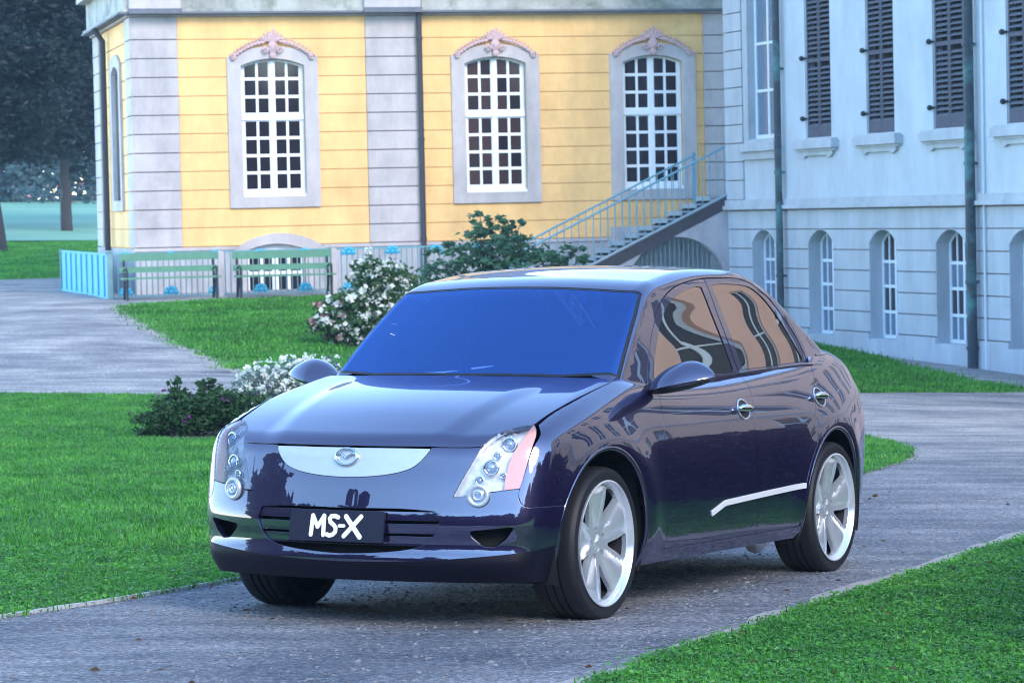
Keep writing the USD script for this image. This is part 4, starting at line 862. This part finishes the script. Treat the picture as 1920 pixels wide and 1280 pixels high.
# wheels
def wheel(x, yo, side, turn, name='wheel'):
    RT, RM, Wd = .334, .270, .225
    prof = [(.262, -.02), (.275, -.004), (.300, .003), (.318, .0), (.328, -.010), (.333, -.024), (.334, -.045)] 
    prof = prof + [(.334, -Wd + .045), (.333, -Wd + .024), (.328, -Wd + .01), (.315, -Wd), (.27, -Wd - .002)]
    th = np.linspace(0, 2 * np.pi, 72, endpoint=False)
    def rev(pr):
        v = np.array([[r * math.cos(t), y, r * math.sin(t)] for t in th for r, y in pr]); m = len(pr); f = []
        for i in range(72):
            j = (i + 1) % 72
            for k_ in range(m - 1): f += [(i * m + k_, i * m + k_ + 1, j * m + k_ + 1), (i * m + k_, j * m + k_ + 1, j * m + k_)]
        return trimesh.Trimesh(v, f, process=False)
    tread = prof[:7] + [(.334, -.072), (.327, -.074), (.327, -.082), (.334, -.084), (.334, -.110), (.327, -.112), (.327, -.120), (.334, -.122), (.334, -.150), (.327, -.152), (.327, -.160), (.334, -.162)] + prof[7:]
    rimp = [(.274, -.004), (.276, .004), (.270, .006), (.264, .002), (.258, -.012), (.252, -.03), (.2505, -.045)]; barrel = [(.2505, -.045), (.250, -.10), (.250, -.20)]
    parts = {}
    # face with five windows, dished towards the hub
    holes = []
    for k_ in range(5):
        a = math.radians(turn + 72 * k_); a_ = lambda r, d: (r * math.cos(a + d), r * math.sin(a + d))
        holes.append(sg.Polygon([a_(.102, -.06), a_(.102, .06), a_(.17, .165), a_(.243, .25), a_(.247, .12), a_(.248, 0), a_(.247, -.12), a_(.243, -.25), a_(.17, -.165)]).buffer(-.008).buffer(.008))
        b_ = a + math.radians(36)
        holes.append(sg.Point(.062 * math.cos(b_), .062 * math.sin(b_)).buffer(.0135, 6))
    disc = sg.Point(0, 0).buffer(.262, 40).difference(unary_union(holes))
    step = .012; ring = [dense(np.array(r.coords)[:-1], .008) for r in [disc.exterior] + list(disc.interiors)]
    X, Y = np.meshgrid(np.arange(-.27, .27, step), np.arange(-.27, .27, step)); q = np.c_[X.ravel(), Y.ravel()]; q = q[shapely.contains_xy(disc.buffer(-.004), q[:, 0], q[:, 1])]
    nb = [len(r) for r in ring]; q = np.vstack(ring + [q]); tri = Delaunay(q).simplices; c = q[tri].mean(1); tri = tri[shapely.contains_xy(disc, c[:, 0], c[:, 1])]
    def hgt(q):
        r = np.hypot(q[:, 0], q[:, 1]); an = np.degrees(np.arctan2(q[:, 1], q[:, 0])) - turn - 36
        d = np.abs((an + 36) % 72 - 36) / 36
        crown = np.clip(1 - (d * 1.9) ** 2, 0, 1) * .014 * sstep(.05, .12, r) * sstep(.27, .22, r)
        return -.012 - .024 * sstep(.26, .07, r) - .010 + crown + .012 * sstep(.035, .02, r)
    z = hgt(q); P = np.c_[q[:, 0], z, q[:, 1]]
    e = 1e-3; gx = (hgt(q + [e, 0]) - hgt(q - [e, 0])) / (2 * e); gz = (hgt(q + [0, e]) - hgt(q - [0, e])) / (2 * e); N = np.c_[-gx, np.ones(len(q)), -gz]; N /= np.linalg.norm(N, axis=1)[:, None]
    V = [P]; NN = [N]; T = [tri]; base = len(P); s0 = 0
    for kk in nb:
        idx = np.arange(s0, s0 + kk); s0 += kk; R = P[idx]; t = np.roll(R, -1, 0) - np.roll(R, 1, 0); t /= np.linalg.norm(t, axis=1)[:, None]; o = np.cross(t, [0, 1., 0]); o *= np.sign((o * (R.mean(0) - R)).sum()) if s0 != nb[0] else -np.sign((o * (R.mean(0) - R)).sum())
        V += [R, R - [0, .022, 0]]; NN += [o, o]
        T += [np.array([(base + i, base + kk + i, base + kk + (i + 1) % kk) for i in range(kk)]), np.array([(base + i, base + kk + (i + 1) % kk, base + (i + 1) % kk) for i in range(kk)])]; base += 2 * kk
    V, NN, T = np.vstack(V), np.vstack(NN), np.vstack(T)
    fn = np.cross(V[T[:, 1]] - V[T[:, 0]], V[T[:, 2]] - V[T[:, 0]]); fl = (fn * NN[T].mean(1)).sum(1) < 0; T[fl] = T[fl][:, ::-1]
    tr = lambda v: np.asarray(v) * [1, side, 1] + [x, yo * side, RT]
    def fin(m): m.vertices = tr(m.vertices); (m.invert() if side < 0 else None); return m
    ty = rev(tread); ty.invert(); w = obj(name, fin(ty), 'rubber', car, smooth=35, label=None)
    rm = rev(rimp); rm.invert(); obj('rim', fin(rm), 'alloy', w, smooth=40); br = rev(barrel); br.invert(); obj('barrel', fin(br), 'alloy_dark', w, smooth=40)
    obj_n('spokes', tr(V), T[:, ::-1] if side < 0 else T, NN * [1, side, 1], 'alloy', w)
    dk = trimesh.creation.cylinder(.175, .02, sections=40); dk.apply_transform(trimesh.transformations.rotation_matrix(np.pi / 2, [1, 0, 0])); dk.apply_translation([0, -.105, 0]); obj('brake_disc', fin(dk), 'alloy_dark', w)
    bk = trimesh.creation.cylinder(.252, .01, sections=40); bk.apply_transform(trimesh.transformations.rotation_matrix(np.pi / 2, [1, 0, 0])); bk.apply_translation([0, -.19, 0]); obj('wheel_back', fin(bk), 'liner', w)
    return w
wheel(1.365, .862, 1, 43); wheel(-1.335, .862, 1, 54); wheel(1.365, .862, -1, 20); wheel(-1.335, .862, -1, 60)
# underside, silencer, cabin furniture
obj('floor_pan', cat([box(-1.75, 1.9, -.49, .49, .20, .26), box(-.84, .95, -.80, .80, .205, .26), box(1.9, 2.05, -.45, .45, .22, .26)]), 'liner', car)
sl = tube([(-1.30, .46, .175), (-1.28, .46, .175), (-1.0, .56, .165), (-.98, .567, .165)], [.03, .055, .055, .03], 16); obj('silencer', sl, 'silver_panel', car, smooth=40)
obj('engine_bay', cat([box(1.12, 1.16, -.70, .70, .26, 1.0), box(1.9, 1.94, -.55, .55, .26, .72)]), 'liner', car)
obj('dashboard', cat([hull([((.95, y, .93), .05) for y in (-.58, .58)] + [((.62, y, .96), .06) for y in (-.6, .6)] + [((.7, y, .70), .05) for y in (-.6, .6)]).to_mesh() and trimesh.Trimesh(*(lambda m: (m.vert_properties[:, :3], m.tri_verts))(hull([((.95, y, .93), .05) for y in (-.58, .58)] + [((.62, y, .96), .06) for y in (-.6, .6)] + [((.7, y, .70), .05) for y in (-.6, .6)]).to_mesh()))]), 'cabin_trim', car, smooth=40)
obj('steering_wheel', tube([(.50 + .07 * math.sin(t), .36 + .18 * math.cos(t), .93 + .17 * math.sin(t)) for t in np.linspace(0, 2 * np.pi, 28, endpoint=False)], .014, 8, closed=True), 'black_plastic', car, smooth=True)
def seat(x, y, w):
    for pr, nm in (([((x, y - w, .50), .07), ((x, y + w, .50), .07), ((x - .42, y - w, .48), .07), ((x - .42, y + w, .48), .07)], 'seat'), ([((x - .44, y - w, .52), .06), ((x - .44, y + w, .52), .06), ((x - .66, y - w * .8, 1.06), .05), ((x - .66, y + w * .8, 1.06), .05)], 'seat_back'), ([((x - .68, y - .09, 1.20), .045), ((x - .68, y + .09, 1.20), .045), ((x - .67, y - .09, 1.15), .04), ((x - .67, y + .09, 1.15), .04)], 'headrest')):
        m_ = hull(pr).to_mesh(); obj(nm, trimesh.Trimesh(m_.vert_properties[:, :3], m_.tri_verts), 'seat_cloth', car, smooth=40)
seat(.35, .37, .19); seat(.35, -.37, .19); seat(-.55, .36, .22); seat(-.55, -.36, .22)
obj('parcel_shelf', box(-1.78, -1.20, -.58, .58, .98, 1.0), 'cabin_trim', car)
im = hull([((.52, y, 1.335), .022) for y in (-.09, .09)] + [((.52, y, 1.365), .02) for y in (-.10, .10)]).to_mesh(); obj('interior_mirror', trimesh.Trimesh(im.vert_properties[:, :3], im.tri_verts), 'cabin_trim', car, smooth=50)
# ------------------------------------------------------------------ trees, shrubs, flowers
def leaves(C, size, rng, up=.35, aspect=.55, face=None):
    """one folded leaf of two triangles at every point of C"""
    n = len(C); a = rng.normal(size=(n, 3)); a[:, 2] = np.abs(a[:, 2]) * up + .15 * a[:, 2]; a /= np.linalg.norm(a, axis=1)[:, None]
    nrm = rng.normal(size=(n, 3)); 
    if face is not None: nrm = nrm + face
    w = np.cross(a, nrm); w /= np.linalg.norm(w, axis=1)[:, None]
    s = (size * rng.uniform(.6, 1.25, n))[:, None]; k = np.cross(w, a) * s * .12
    V = np.stack([C - a * s * .5, C + w * s * .5 * aspect + k, C + a * s * .5, C - w * s * .5 * aspect + k], 1).reshape(-1, 3)
    i = np.arange(n)[:, None] * 4; return trimesh.Trimesh(V, np.vstack([i + [0, 1, 2], i + [0, 2, 3]]), process=False)
def crown_points(rng, c, r, clumps, per, spread, hollow=.45, squash_low=True):
    c, r = np.asarray(c, float), np.asarray(r, float)
    d = rng.normal(size=(clumps * 3, 3)); d /= np.linalg.norm(d, axis=1)[:, None]
    rad = (hollow + (1 - hollow) * rng.uniform(0, 1, len(d)) ** .6) * (.72 + .5 * meshkit.noise(d * 2.1 + c[:1], 4))
    p = c + d * rad[:, None] * r; p = p[:clumps]
    q = p[:, None] + rng.normal(size=(clumps, per, 3)) * spread * np.array([1, 1, .6]) * rng.uniform(.6, 1.3, (clumps, 1, 1))
    return p, q.reshape(-1, 3)
def limb(a, b, r0, r1, rng, n=6, bend=.08):
    a, b = np.asarray(a, float), np.asarray(b, float); t = np.linspace(0, 1, n)[:, None]
    p = a + (b - a) * t + rng.normal(size=(n, 3)) * np.linalg.norm(b - a) * bend * np.sin(np.pi * t); return tube(p, np.linspace(r0, r1, n), 7)
def tree(name, label, x, y, h_trunk, c_rel, r, clumps, per, spread, size, leaf, seed, trunk_r=.2, group=None):
    rng = np.random.default_rng(seed); z = float(ground_z(x, y)) - .1
    t = thing(name, label, 'tree', 'trees on the meadow', loc=(x, y, z))
    c = np.array(c_rel, float); p, q = crown_points(rng, c, r, clumps, per, spread)
    top = c + [0, 0, r[2] * .3]
    parts = [limb((0, 0, 0), (top[0] * .6, top[1] * .6, h_trunk + .4), trunk_r * 1.25, trunk_r * .8, rng, 8, .015), limb((top[0] * .6, top[1] * .6, h_trunk + .3), top, trunk_r * .8, trunk_r * .25, rng, 6, .04)]
    for k in rng.choice(len(p), min(16, len(p)), replace=False): parts.append(limb((top[0] * .6, top[1] * .6, h_trunk + rng.uniform(0, 1.2)), p[k], trunk_r * .38, trunk_r * .06, rng))
    obj('trunk', cat(parts), 'bark', t, smooth=True); obj('crown', leaves(q, size, rng), leaf, t)
    return t
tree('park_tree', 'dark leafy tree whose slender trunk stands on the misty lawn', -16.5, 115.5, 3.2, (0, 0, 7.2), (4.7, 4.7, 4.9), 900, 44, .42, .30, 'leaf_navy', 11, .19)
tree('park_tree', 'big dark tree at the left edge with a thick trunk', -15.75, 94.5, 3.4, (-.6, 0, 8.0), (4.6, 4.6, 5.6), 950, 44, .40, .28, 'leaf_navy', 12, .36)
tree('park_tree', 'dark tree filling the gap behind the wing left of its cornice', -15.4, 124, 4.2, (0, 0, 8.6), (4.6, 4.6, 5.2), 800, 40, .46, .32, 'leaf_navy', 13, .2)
# wood at the far side of the meadow: one mass
rng = np.random.default_rng(21); Q = []
for k in range(74):
    x = -75 + k * 1.5 + rng.uniform(-1, 1); y = 182 + 6 * (k % 2) + rng.uniform(-6, 8); h = rng.uniform(8, 13); z = float(ground_z(x, min(y, 199)))
    _, q = crown_points(rng, (x, y, z + h * .52), (2.8, 2.8, h * .54), 110, 18, .6, .2); Q.append(q)
    Q.append(np.c_[x + rng.uniform(-1.6, 1.6, 500), y - 3 + rng.uniform(-1.5, 1.5, 500), z + rng.uniform(0, 1, 500) ** .8 * rng.uniform(1.5, 7.5)])
tag(obj('wood', leaves(np.vstack(Q), .55, rng), 'leaf_hazed'), kind='stuff')
rng = np.random.default_rng(22); Q = []
for k in range(18):
    x = -26 + k * .55 + rng.uniform(-.3, .3); y = 168 + rng.uniform(-2, 2); z = float(ground_z(x, y)); _, q = crown_points(rng, (x, y, z + .5), (.5, .5, .5), 8, 10, .2, .2); Q.append(q)
t = thing('rose_hedge', 'far pink flowering hedge beyond the misty lawn', 'hedge')
obj('foliage', leaves(np.vstack(Q), .28, rng), 'leaf_hazed', t); obj('blossoms', leaves(np.vstack(Q)[::14] + [0, -.25, .1], .24, rng), 'petal_pink', t)
# trees and a hedge, plus an added low hedge, around and behind the viewer, out of the picture; the bumper mirrors them
rng = np.random.default_rng(31); Q = []
for k in range(40):
    a = -2.6 + 3.6 * k / 39; R = rng.uniform(26, 36); x, y = R * math.sin(a + math.pi + .8), R * math.cos(a + math.pi + .8) + 4
    h = rng.uniform(8.2, 10.6); z = float(ground_z(x, y)); _, q = crown_points(rng, (x, y, z + h * .5), (3.6, 3.6, h * .52), 170, 15, .7, .3); Q += [q, np.c_[x + rng.uniform(-2, 2, 240), y + rng.uniform(-2, 2, 240), z + rng.uniform(0, 7.6, 240)]]
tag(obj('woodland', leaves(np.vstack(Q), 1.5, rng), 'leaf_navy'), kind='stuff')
Q = []
for x, y in np.c_[np.linspace(11.6, 21.5, 60), np.linspace(47, 14, 60)]:
    n_ = 420; z = float(ground_z(x, y)); Q.append(np.c_[x + rng.uniform(-.7, .7, n_), y + rng.uniform(-.5, .5, n_), z + rng.uniform(0, 2.9, n_)])
t = thing('box_hedge', 'added low dark hedge along the right lawn, unseen, there to darken the door reflections', 'hedge'); Q2 = []  # added unseen hedge, placed only to darken what the doors reflect
for x, y in [sg.LineString([(2.85, 11.6), (3.4, 14.5), (4.4, 18.0), (7.5, 24.5), (12, 30)]).interpolate(k).coords[0] for k in np.arange(0, 22, .25)]:
    z = float(ground_z(x, y)); u_ = rng.uniform(-1, 1, (900, 3)); Q2.append(np.c_[x + u_[:, 0] * .38, y + u_[:, 1] * .3, z + .02 + (u_[:, 2] + 1) * .40])
obj('foliage', leaves(np.vstack(Q2), .085, rng), 'leaf_added_hedge', t)  # near-black leaves keep the added hedge dark in the reflection
t = thing('clipped_hedge', 'dark clipped hedge before the peach pavilion, mirrored in the car doors', 'hedge'); obj('foliage', leaves(np.vstack(Q), .20, rng), 'leaf_navy', t)
def shrub(name, label, catg, x, y, blobs, leaf, size, n, seed, flowers=(), stems=6, up=.6, group=None):
    """blobs: (dx, dy, z, rx, ry, rz) relative to the foot; flowers: (material, share, size, lift, which blobs)"""
    rng = np.random.default_rng(seed); z0 = float(ground_z(x, y)) - .02
    t = thing(name, label, catg, group, loc=(x, y, z0)); Q, P = [], []
    vol = np.array([b[3] * b[4] * b[5] for b in blobs]) ** .7; vol /= vol.sum()
    for b, v in zip(blobs, vol):
        p, q = crown_points(rng, b[:3], b[3:6], max(4, int(n * v / 9)), 9, min(b[3:6]) * .16, .35); Q.append(q); P.append(p)
    A = np.vstack(Q); A = A[A[:, 2] > .03]; obj('foliage', leaves(A, size, rng, up), leaf, t)
    st_ = []
    for p in P:
        for k in rng.choice(len(p), min(stems, len(p)), replace=False): st_.append(limb((rng.normal() * .05, rng.normal() * .05, 0), p[k], .010, .004, rng, 5, .06))
    obj('stems', cat(st_), 'bark', t, smooth=True)
    for mt, cnt, fs, which in flowers:
        pp = np.vstack([P[i] for i in which]); 
        for_ = []
        idx = rng.choice(len(pp), min(cnt, len(pp)), replace=False)
        for k in idx:
            b = blobs[0]; c = pp[k] + np.array([0, -.06, .05]) + rng.normal(size=3) * .03
            m = 7; for_.append(leaves(c + rng.normal(size=(m, 3)) * fs * .28, fs * .8, rng, .5, .8))
        obj('blossoms', cat(for_), mt, t)
    return t
shrub('rose_bush', 'bush of white roses on the lawn beside the windscreen', 'rose bush', -2.45, 51.6, [(-.05, 0, .55, .62, .6, .5), (.30, .1, .95, .55, .5, .5), (.62, .1, .55, .5, .5, .5), (-.55, 0, .45, .38, .4, .38), (.1, 0, 1.3, .3, .3, .25)], 'leaf_rose', .12, 4400, 41,
      [('petal_white', 270, .11, (0, 1, 2, 4)), ('petal_white', 30, .12, (3,)), ('petal_pink', 36, .09, (3,))])
shrub('tall_shrub', 'tall loose green shrub before the stair, above the car roof', 'shrub', -.35, 59.6, [(.05, 0, 1.35, .85, .7, .62), (-.55, 0, .95, .8, .6, .55), (.75, 0, .95, .85, .6, .5), (-1.35, -.2, .6, .7, .5, .5), (.1, 0, 1.85, .42, .3, .25), (1.35, 0, 1.15, .45, .4, .3), (-2.0, -.3, .35, .5, .4, .35), (-.3, 0, 2.0, .16, .16, .16), (.55, 0, 1.85, .2, .2, .14), (1.75, 0, 1.3, .2, .2, .14), (-.95, 0, 1.45, .2, .2, .14)], 'leaf_shrub', .17, 2700, 42, stems=14, up=.4)
shrub('low_shrub', 'low pale flowering shrub between the white roses and the tall green one', 'shrub', -1.95, 55.6, [(0, 0, .55, .55, .5, .5), (.5, 0, .45, .5, .4, .4)], 'leaf_rose', .10, 2000, 43, [('petal_pink', 14, .08, (0, 1)), ('petal_white', 30, .07, (0, 1))])
shrub('dark_bush', 'dark low bush with purple flowers on the left lawn', 'bush', -3.45, 32.3, [(-.05, 0, .25, .34, .34, .24), (.32, .05, .28, .34, .34, .27), (-.33, -.02, .17, .24, .26, .16), (.62, .1, .25, .30, .3, .25), (-.08, 0, .52, .10, .1, .14), (.25, .02, .52, .12, .1, .14)], 'leaf_dark', .062, 6200, 44,
      [('petal_purple', 24, .045, (0, 1, 3, 4))], stems=9)
shrub('white_flower_bush', 'silvery bush with a cloud of white blossom left of the bonnet', 'bush', -2.74, 34.2, [(-.02, 0, .36, .42, .4, .34), (.30, .1, .52, .34, .34, .26), (.62, .1, .52, .3, .3, .26), (-.28, 0, .22, .3, .3, .2)], 'leaf_silver', .06, 5200, 45,
      [('petal_white', 420, .06, (0, 1)), ('petal_white', 90, .05, (2,)), ('petal_purple', 10, .05, (0, 3))], stems=9)
shrub('leafy_plant', 'upright green plant just left of the windscreen pillar', 'plant', -1.9, 43.2, [(0, 0, .35, .30, .3, .34), (-.3, 0, .2, .28, .3, .2)], 'leaf_rose', .075, 1100, 46, stems=8, up=1.2)
tag(obj('flower_bed', sheet(sg.Polygon([(-4.05, 31.9), (-3.2, 31.4), (-2.2, 32.6), (-1.6, 34.6), (-2.4, 35.0), (-3.3, 33.4)]).buffer(.1), .012, .2), 'soil', smooth=True), kind='structure')
tag(obj('flower_bed', sheet(sg.Point(-2.3, 51.7).buffer(.8), .012, .2), 'soil', smooth=True), kind='structure')
# ------------------------------------------------------------------ grass and pebbles
usdkit.material(stage, '/World/Looks/grass_blade', {
    'o': ('object_info', {}), 'g': ('geometry', {}), 'a': ('math', {'math_type': 'add'}), 'h': ('math', {'math_type': 'multiply', 'value2': .5}),
    'r': ('rgb_ramp', {'ramp': [(0, (.03, .12, .018)), (.4, (.08, .31, .034)), (.8, (.175, .49, .068)), (1, (.38, .54, .16))]}),
    'pn': ('noise_texture', {'scale': .75, 'detail': 5., 'roughness': .65}), 'pr': ('rgb_ramp', {'ramp': [(.30, (.55, .66, .60)), (.5, (1, 1, 1)), (.70, (1.55, 1.28, 1.15))]}), 'px': ('mix_color', {'blend_type': 'multiply', 'fac': 1., 'use_clamp': False}),
    'd': ('principled_bsdf', {'roughness': .45, 'specular_ior_level': .4}), 't': ('translucent_bsdf', {}), 'm': ('mix_closure', {'fac': .35})},
    [('g.position', 'pn.vector'), ('pn.fac', 'pr.fac'), ('r.color', 'px.a'), ('pr.color', 'px.b'), ('o.random', 'a.value1'), ('g.random_per_island', 'a.value2'), ('a.value', 'h.value1'), ('h.value', 'r.fac'), ('px.result', 'd.base_color'), ('px.result', 't.color'), ('d.BSDF', 'm.closure1'), ('t.BSDF', 'm.closure2')], surface='m.closure')
M('pebble', (.20, .195, .205), .8, vary=.5, scale=9)
def tuft(rng, n, h, w, spread):
    V, Fc = [], []
    for k in range(n):
        a = rng.uniform(0, 6.28); d = np.array([math.cos(a), math.sin(a), 0]); p = np.array([*rng.normal(size=2) * spread, 0]); L = h * rng.uniform(.55, 1.15); lean = rng.uniform(.1, .85); s = np.array([-d[1], d[0], 0]) * w * .5
        m = p + d * L * lean * .35 + [0, 0, L * .6]; e = p + d * L * lean + [0, 0, L * (1 - .35 * lean)]; b = len(V)
        V += [p - s, p + s, m - s * .8, m + s * .8, e]; Fc += [(b, b + 1, b + 3), (b, b + 3, b + 2), (b + 2, b + 3, b + 4)]
    return trimesh.Trimesh(V, Fc, process=False)
def scatter(name, protos, mat, pts, scales, seed, kind='stuff', part='tuft'):
    rng = np.random.default_rng(seed); path = numbered('/World', name)
    pi = UsdGeom.PointInstancer.Define(stage, path); tgt = []
    for m in protos:
        tp = numbered(path, part); usdkit.mesh(stage, tp, m, '/World/Looks/' + mat); tgt.append(tp)
    pi.CreatePrototypesRel().SetTargets([Sdf.Path(t) for t in tgt])
    pi.CreateProtoIndicesAttr(Vt.IntArray.FromNumpy(rng.integers(0, len(protos), len(pts)).astype(np.int32)))
    pi.CreatePositionsAttr(Vt.Vec3fArray.FromNumpy(pts.astype(np.float32)))
    a = rng.uniform(0, 2 * np.pi, len(pts)); q = np.c_[np.cos(a / 2), np.zeros(len(a)), np.zeros(len(a)), np.sin(a / 2)]
    pi.CreateOrientationsAttr(Vt.QuathArray([Gf.Quath(float(w), float(x), float(y), float(z)) for w, x, y, z in q]))
    pi.CreateScalesAttr(Vt.Vec3fArray.FromNumpy(np.repeat(scales[:, None], 3, 1).astype(np.float32)))
    return tag(pi.GetPrim(), kind=kind)
def strew(poly, per_m2, rng):
    x0, y0, x1, y1 = poly.bounds; n = int((x1 - x0) * (y1 - y0) * per_m2); q = np.c_[rng.uniform(x0, x1, n), rng.uniform(y0, y1, n)]
    q = q[shapely.contains_xy(poly, q[:, 0], q[:, 1])]
    x, y = q[:, 0], q[:, 1]; q = q[(x > -.172 * y - 1.2) & (x < .172 * y + 1.2)]       # the wedge of lawn the photograph can see, with a margin
    return np.c_[q, ground_z(q[:, 0], q[:, 1])]
rng = np.random.default_rng(77)
rough = lambda poly, amp, s: poly.buffer(.0)
def clover(rng, n):
    C = np.c_[rng.normal(size=(n, 2)) * .03, rng.uniform(.012, .03, n)]; return leaves(C, .017, rng, .05, .85, face=np.array([0, 0, 3.]))
near_t = [tuft(rng, 16, .034, .0050, .024) for _ in range(5)] + [clover(rng, 16) for _ in range(3)]; mid_t = [tuft(rng, 18, .055, .008, .05) for _ in range(4)]; far_t = [tuft(rng, 16, .075, .02, .13) for _ in range(4)]
bed = unary_union([sg.Polygon([(-4.05, 31.9), (-3.2, 31.4), (-2.2, 32.6), (-1.6, 34.6), (-2.4, 35.0), (-3.3, 33.4)]), sg.Point(-2.3, 51.7).buffer(.7)])
def clump(p, s=1.6, lo=.30):
    n = meshkit.fbm(np.c_[p[:, :2] * s, np.zeros(len(p))], 3, 5); return p[rng.uniform(size=len(p)) < lo + 1.1 * n]
p1 = np.vstack([strew(RIGHT_LAWN.buffer(-.015).intersection(sg.box(-3, 6, 12, 24)), 1150, rng), strew(FRONT_LAWN.buffer(.0).intersection(sg.box(-5, 8, 3, 17.5)), 750, rng)])
p1 = clump(p1, 3.2, .45)
scatter('grass', near_t, 'grass_blade', p1, rng.uniform(.7, 1.3, len(p1)), 1)
p2 = np.vstack([strew(FRONT_LAWN.difference(bed).intersection(sg.box(-9, 17.3, 5, 44)), 260, rng), strew(RIGHT_LAWN.intersection(sg.box(-3, 24, 14, 34)), 200, rng)]); p2 = clump(p2, 1.3)
scatter('grass', mid_t, 'grass_blade', p2, rng.uniform(.7, 1.3, len(p2)), 2)
p3 = np.vstack([strew(MID_LAWN.difference(bed), 90, rng), strew(WALL_LAWN, 90, rng), strew(FAR_LAWN.intersection(sg.box(-25, 79, -8, 100)), 14, rng)]); p3 = clump(p3, .8)
scatter('grass', far_t, 'grass_blade', p3, rng.uniform(.7, 1.3, len(p3)), 3)
# ragged longer grass along the edges
EP = []
for poly, (a, b), w in ((RIGHT_LAWN, ((-.35, 9.1), (9, 28)), .06), (FRONT_LAWN, ((-3.2, 11.4), (3.7, 31)), .05)):
    l = sg.LineString(poly.exterior.coords); s0, s1 = sorted((l.project(sg.Point(a)), l.project(sg.Point(b))))
    t = rng.uniform(s0, s1, int((s1 - s0) * 130)); q = np.array([l.interpolate(k).coords[0] for k in t]) + rng.normal(0, w, (len(t), 2)); q = q[shapely.contains_xy(poly.buffer(.01), q[:, 0], q[:, 1])]; EP.append(np.c_[q, ground_z(q[:, 0], q[:, 1])])
EP = clump(np.vstack(EP), 2.5, .1)
scatter('edge_grass', near_t, 'grass_blade', EP, rng.uniform(.8, 1.5, len(EP)), 4)
peb = []
for k in range(5):
    m = trimesh.creation.icosphere(1, .006); m.vertices *= (1 + .35 * (meshkit.noise(m.vertices * 300 + k, k)[:, None] - .5)) * [1.2, .9, .6]; peb.append(m)
pp = strew(PATHS.intersection(sg.box(-4, 9, 8, 22)), 260, rng); pp = clump(pp, 1.1, .1); pp[:, 2] += .008
scatter('pebbles', peb, 'pebble', pp, rng.lognormal(-.35, .4, len(pp)), 5, part='stone')
LEAF('leaf_fallen', (.22, .11, .035), .15, .6)
fl = np.vstack([strew(PATHS.intersection(sg.box(-4, 9, 8, 24)), 1.3, rng), strew(RIGHT_LAWN.intersection(sg.box(0, 9, 8, 18)), 3., rng), strew(FRONT_LAWN.intersection(sg.box(-6, 10, 4, 30)), .9, rng)]); fl[:, 2] += .022
tag(obj('fallen_leaves', leaves(fl, .045, rng, .1, .6, face=np.array([0, 0, 2.5])), 'leaf_fallen'), kind='stuff')
# ------------------------------------------------------------------ evening haze over the park
usdkit.material(stage, '/World/Looks/haze', {'v': ('principled_volume', {'color': (.62, .78, .95), 'density': HAZE, 'anisotropy': .2})}, [], volume='v.volume')
tag(obj('haze', box(-90, 70, -70, 215, -6, 22), 'haze'), kind='stuff')
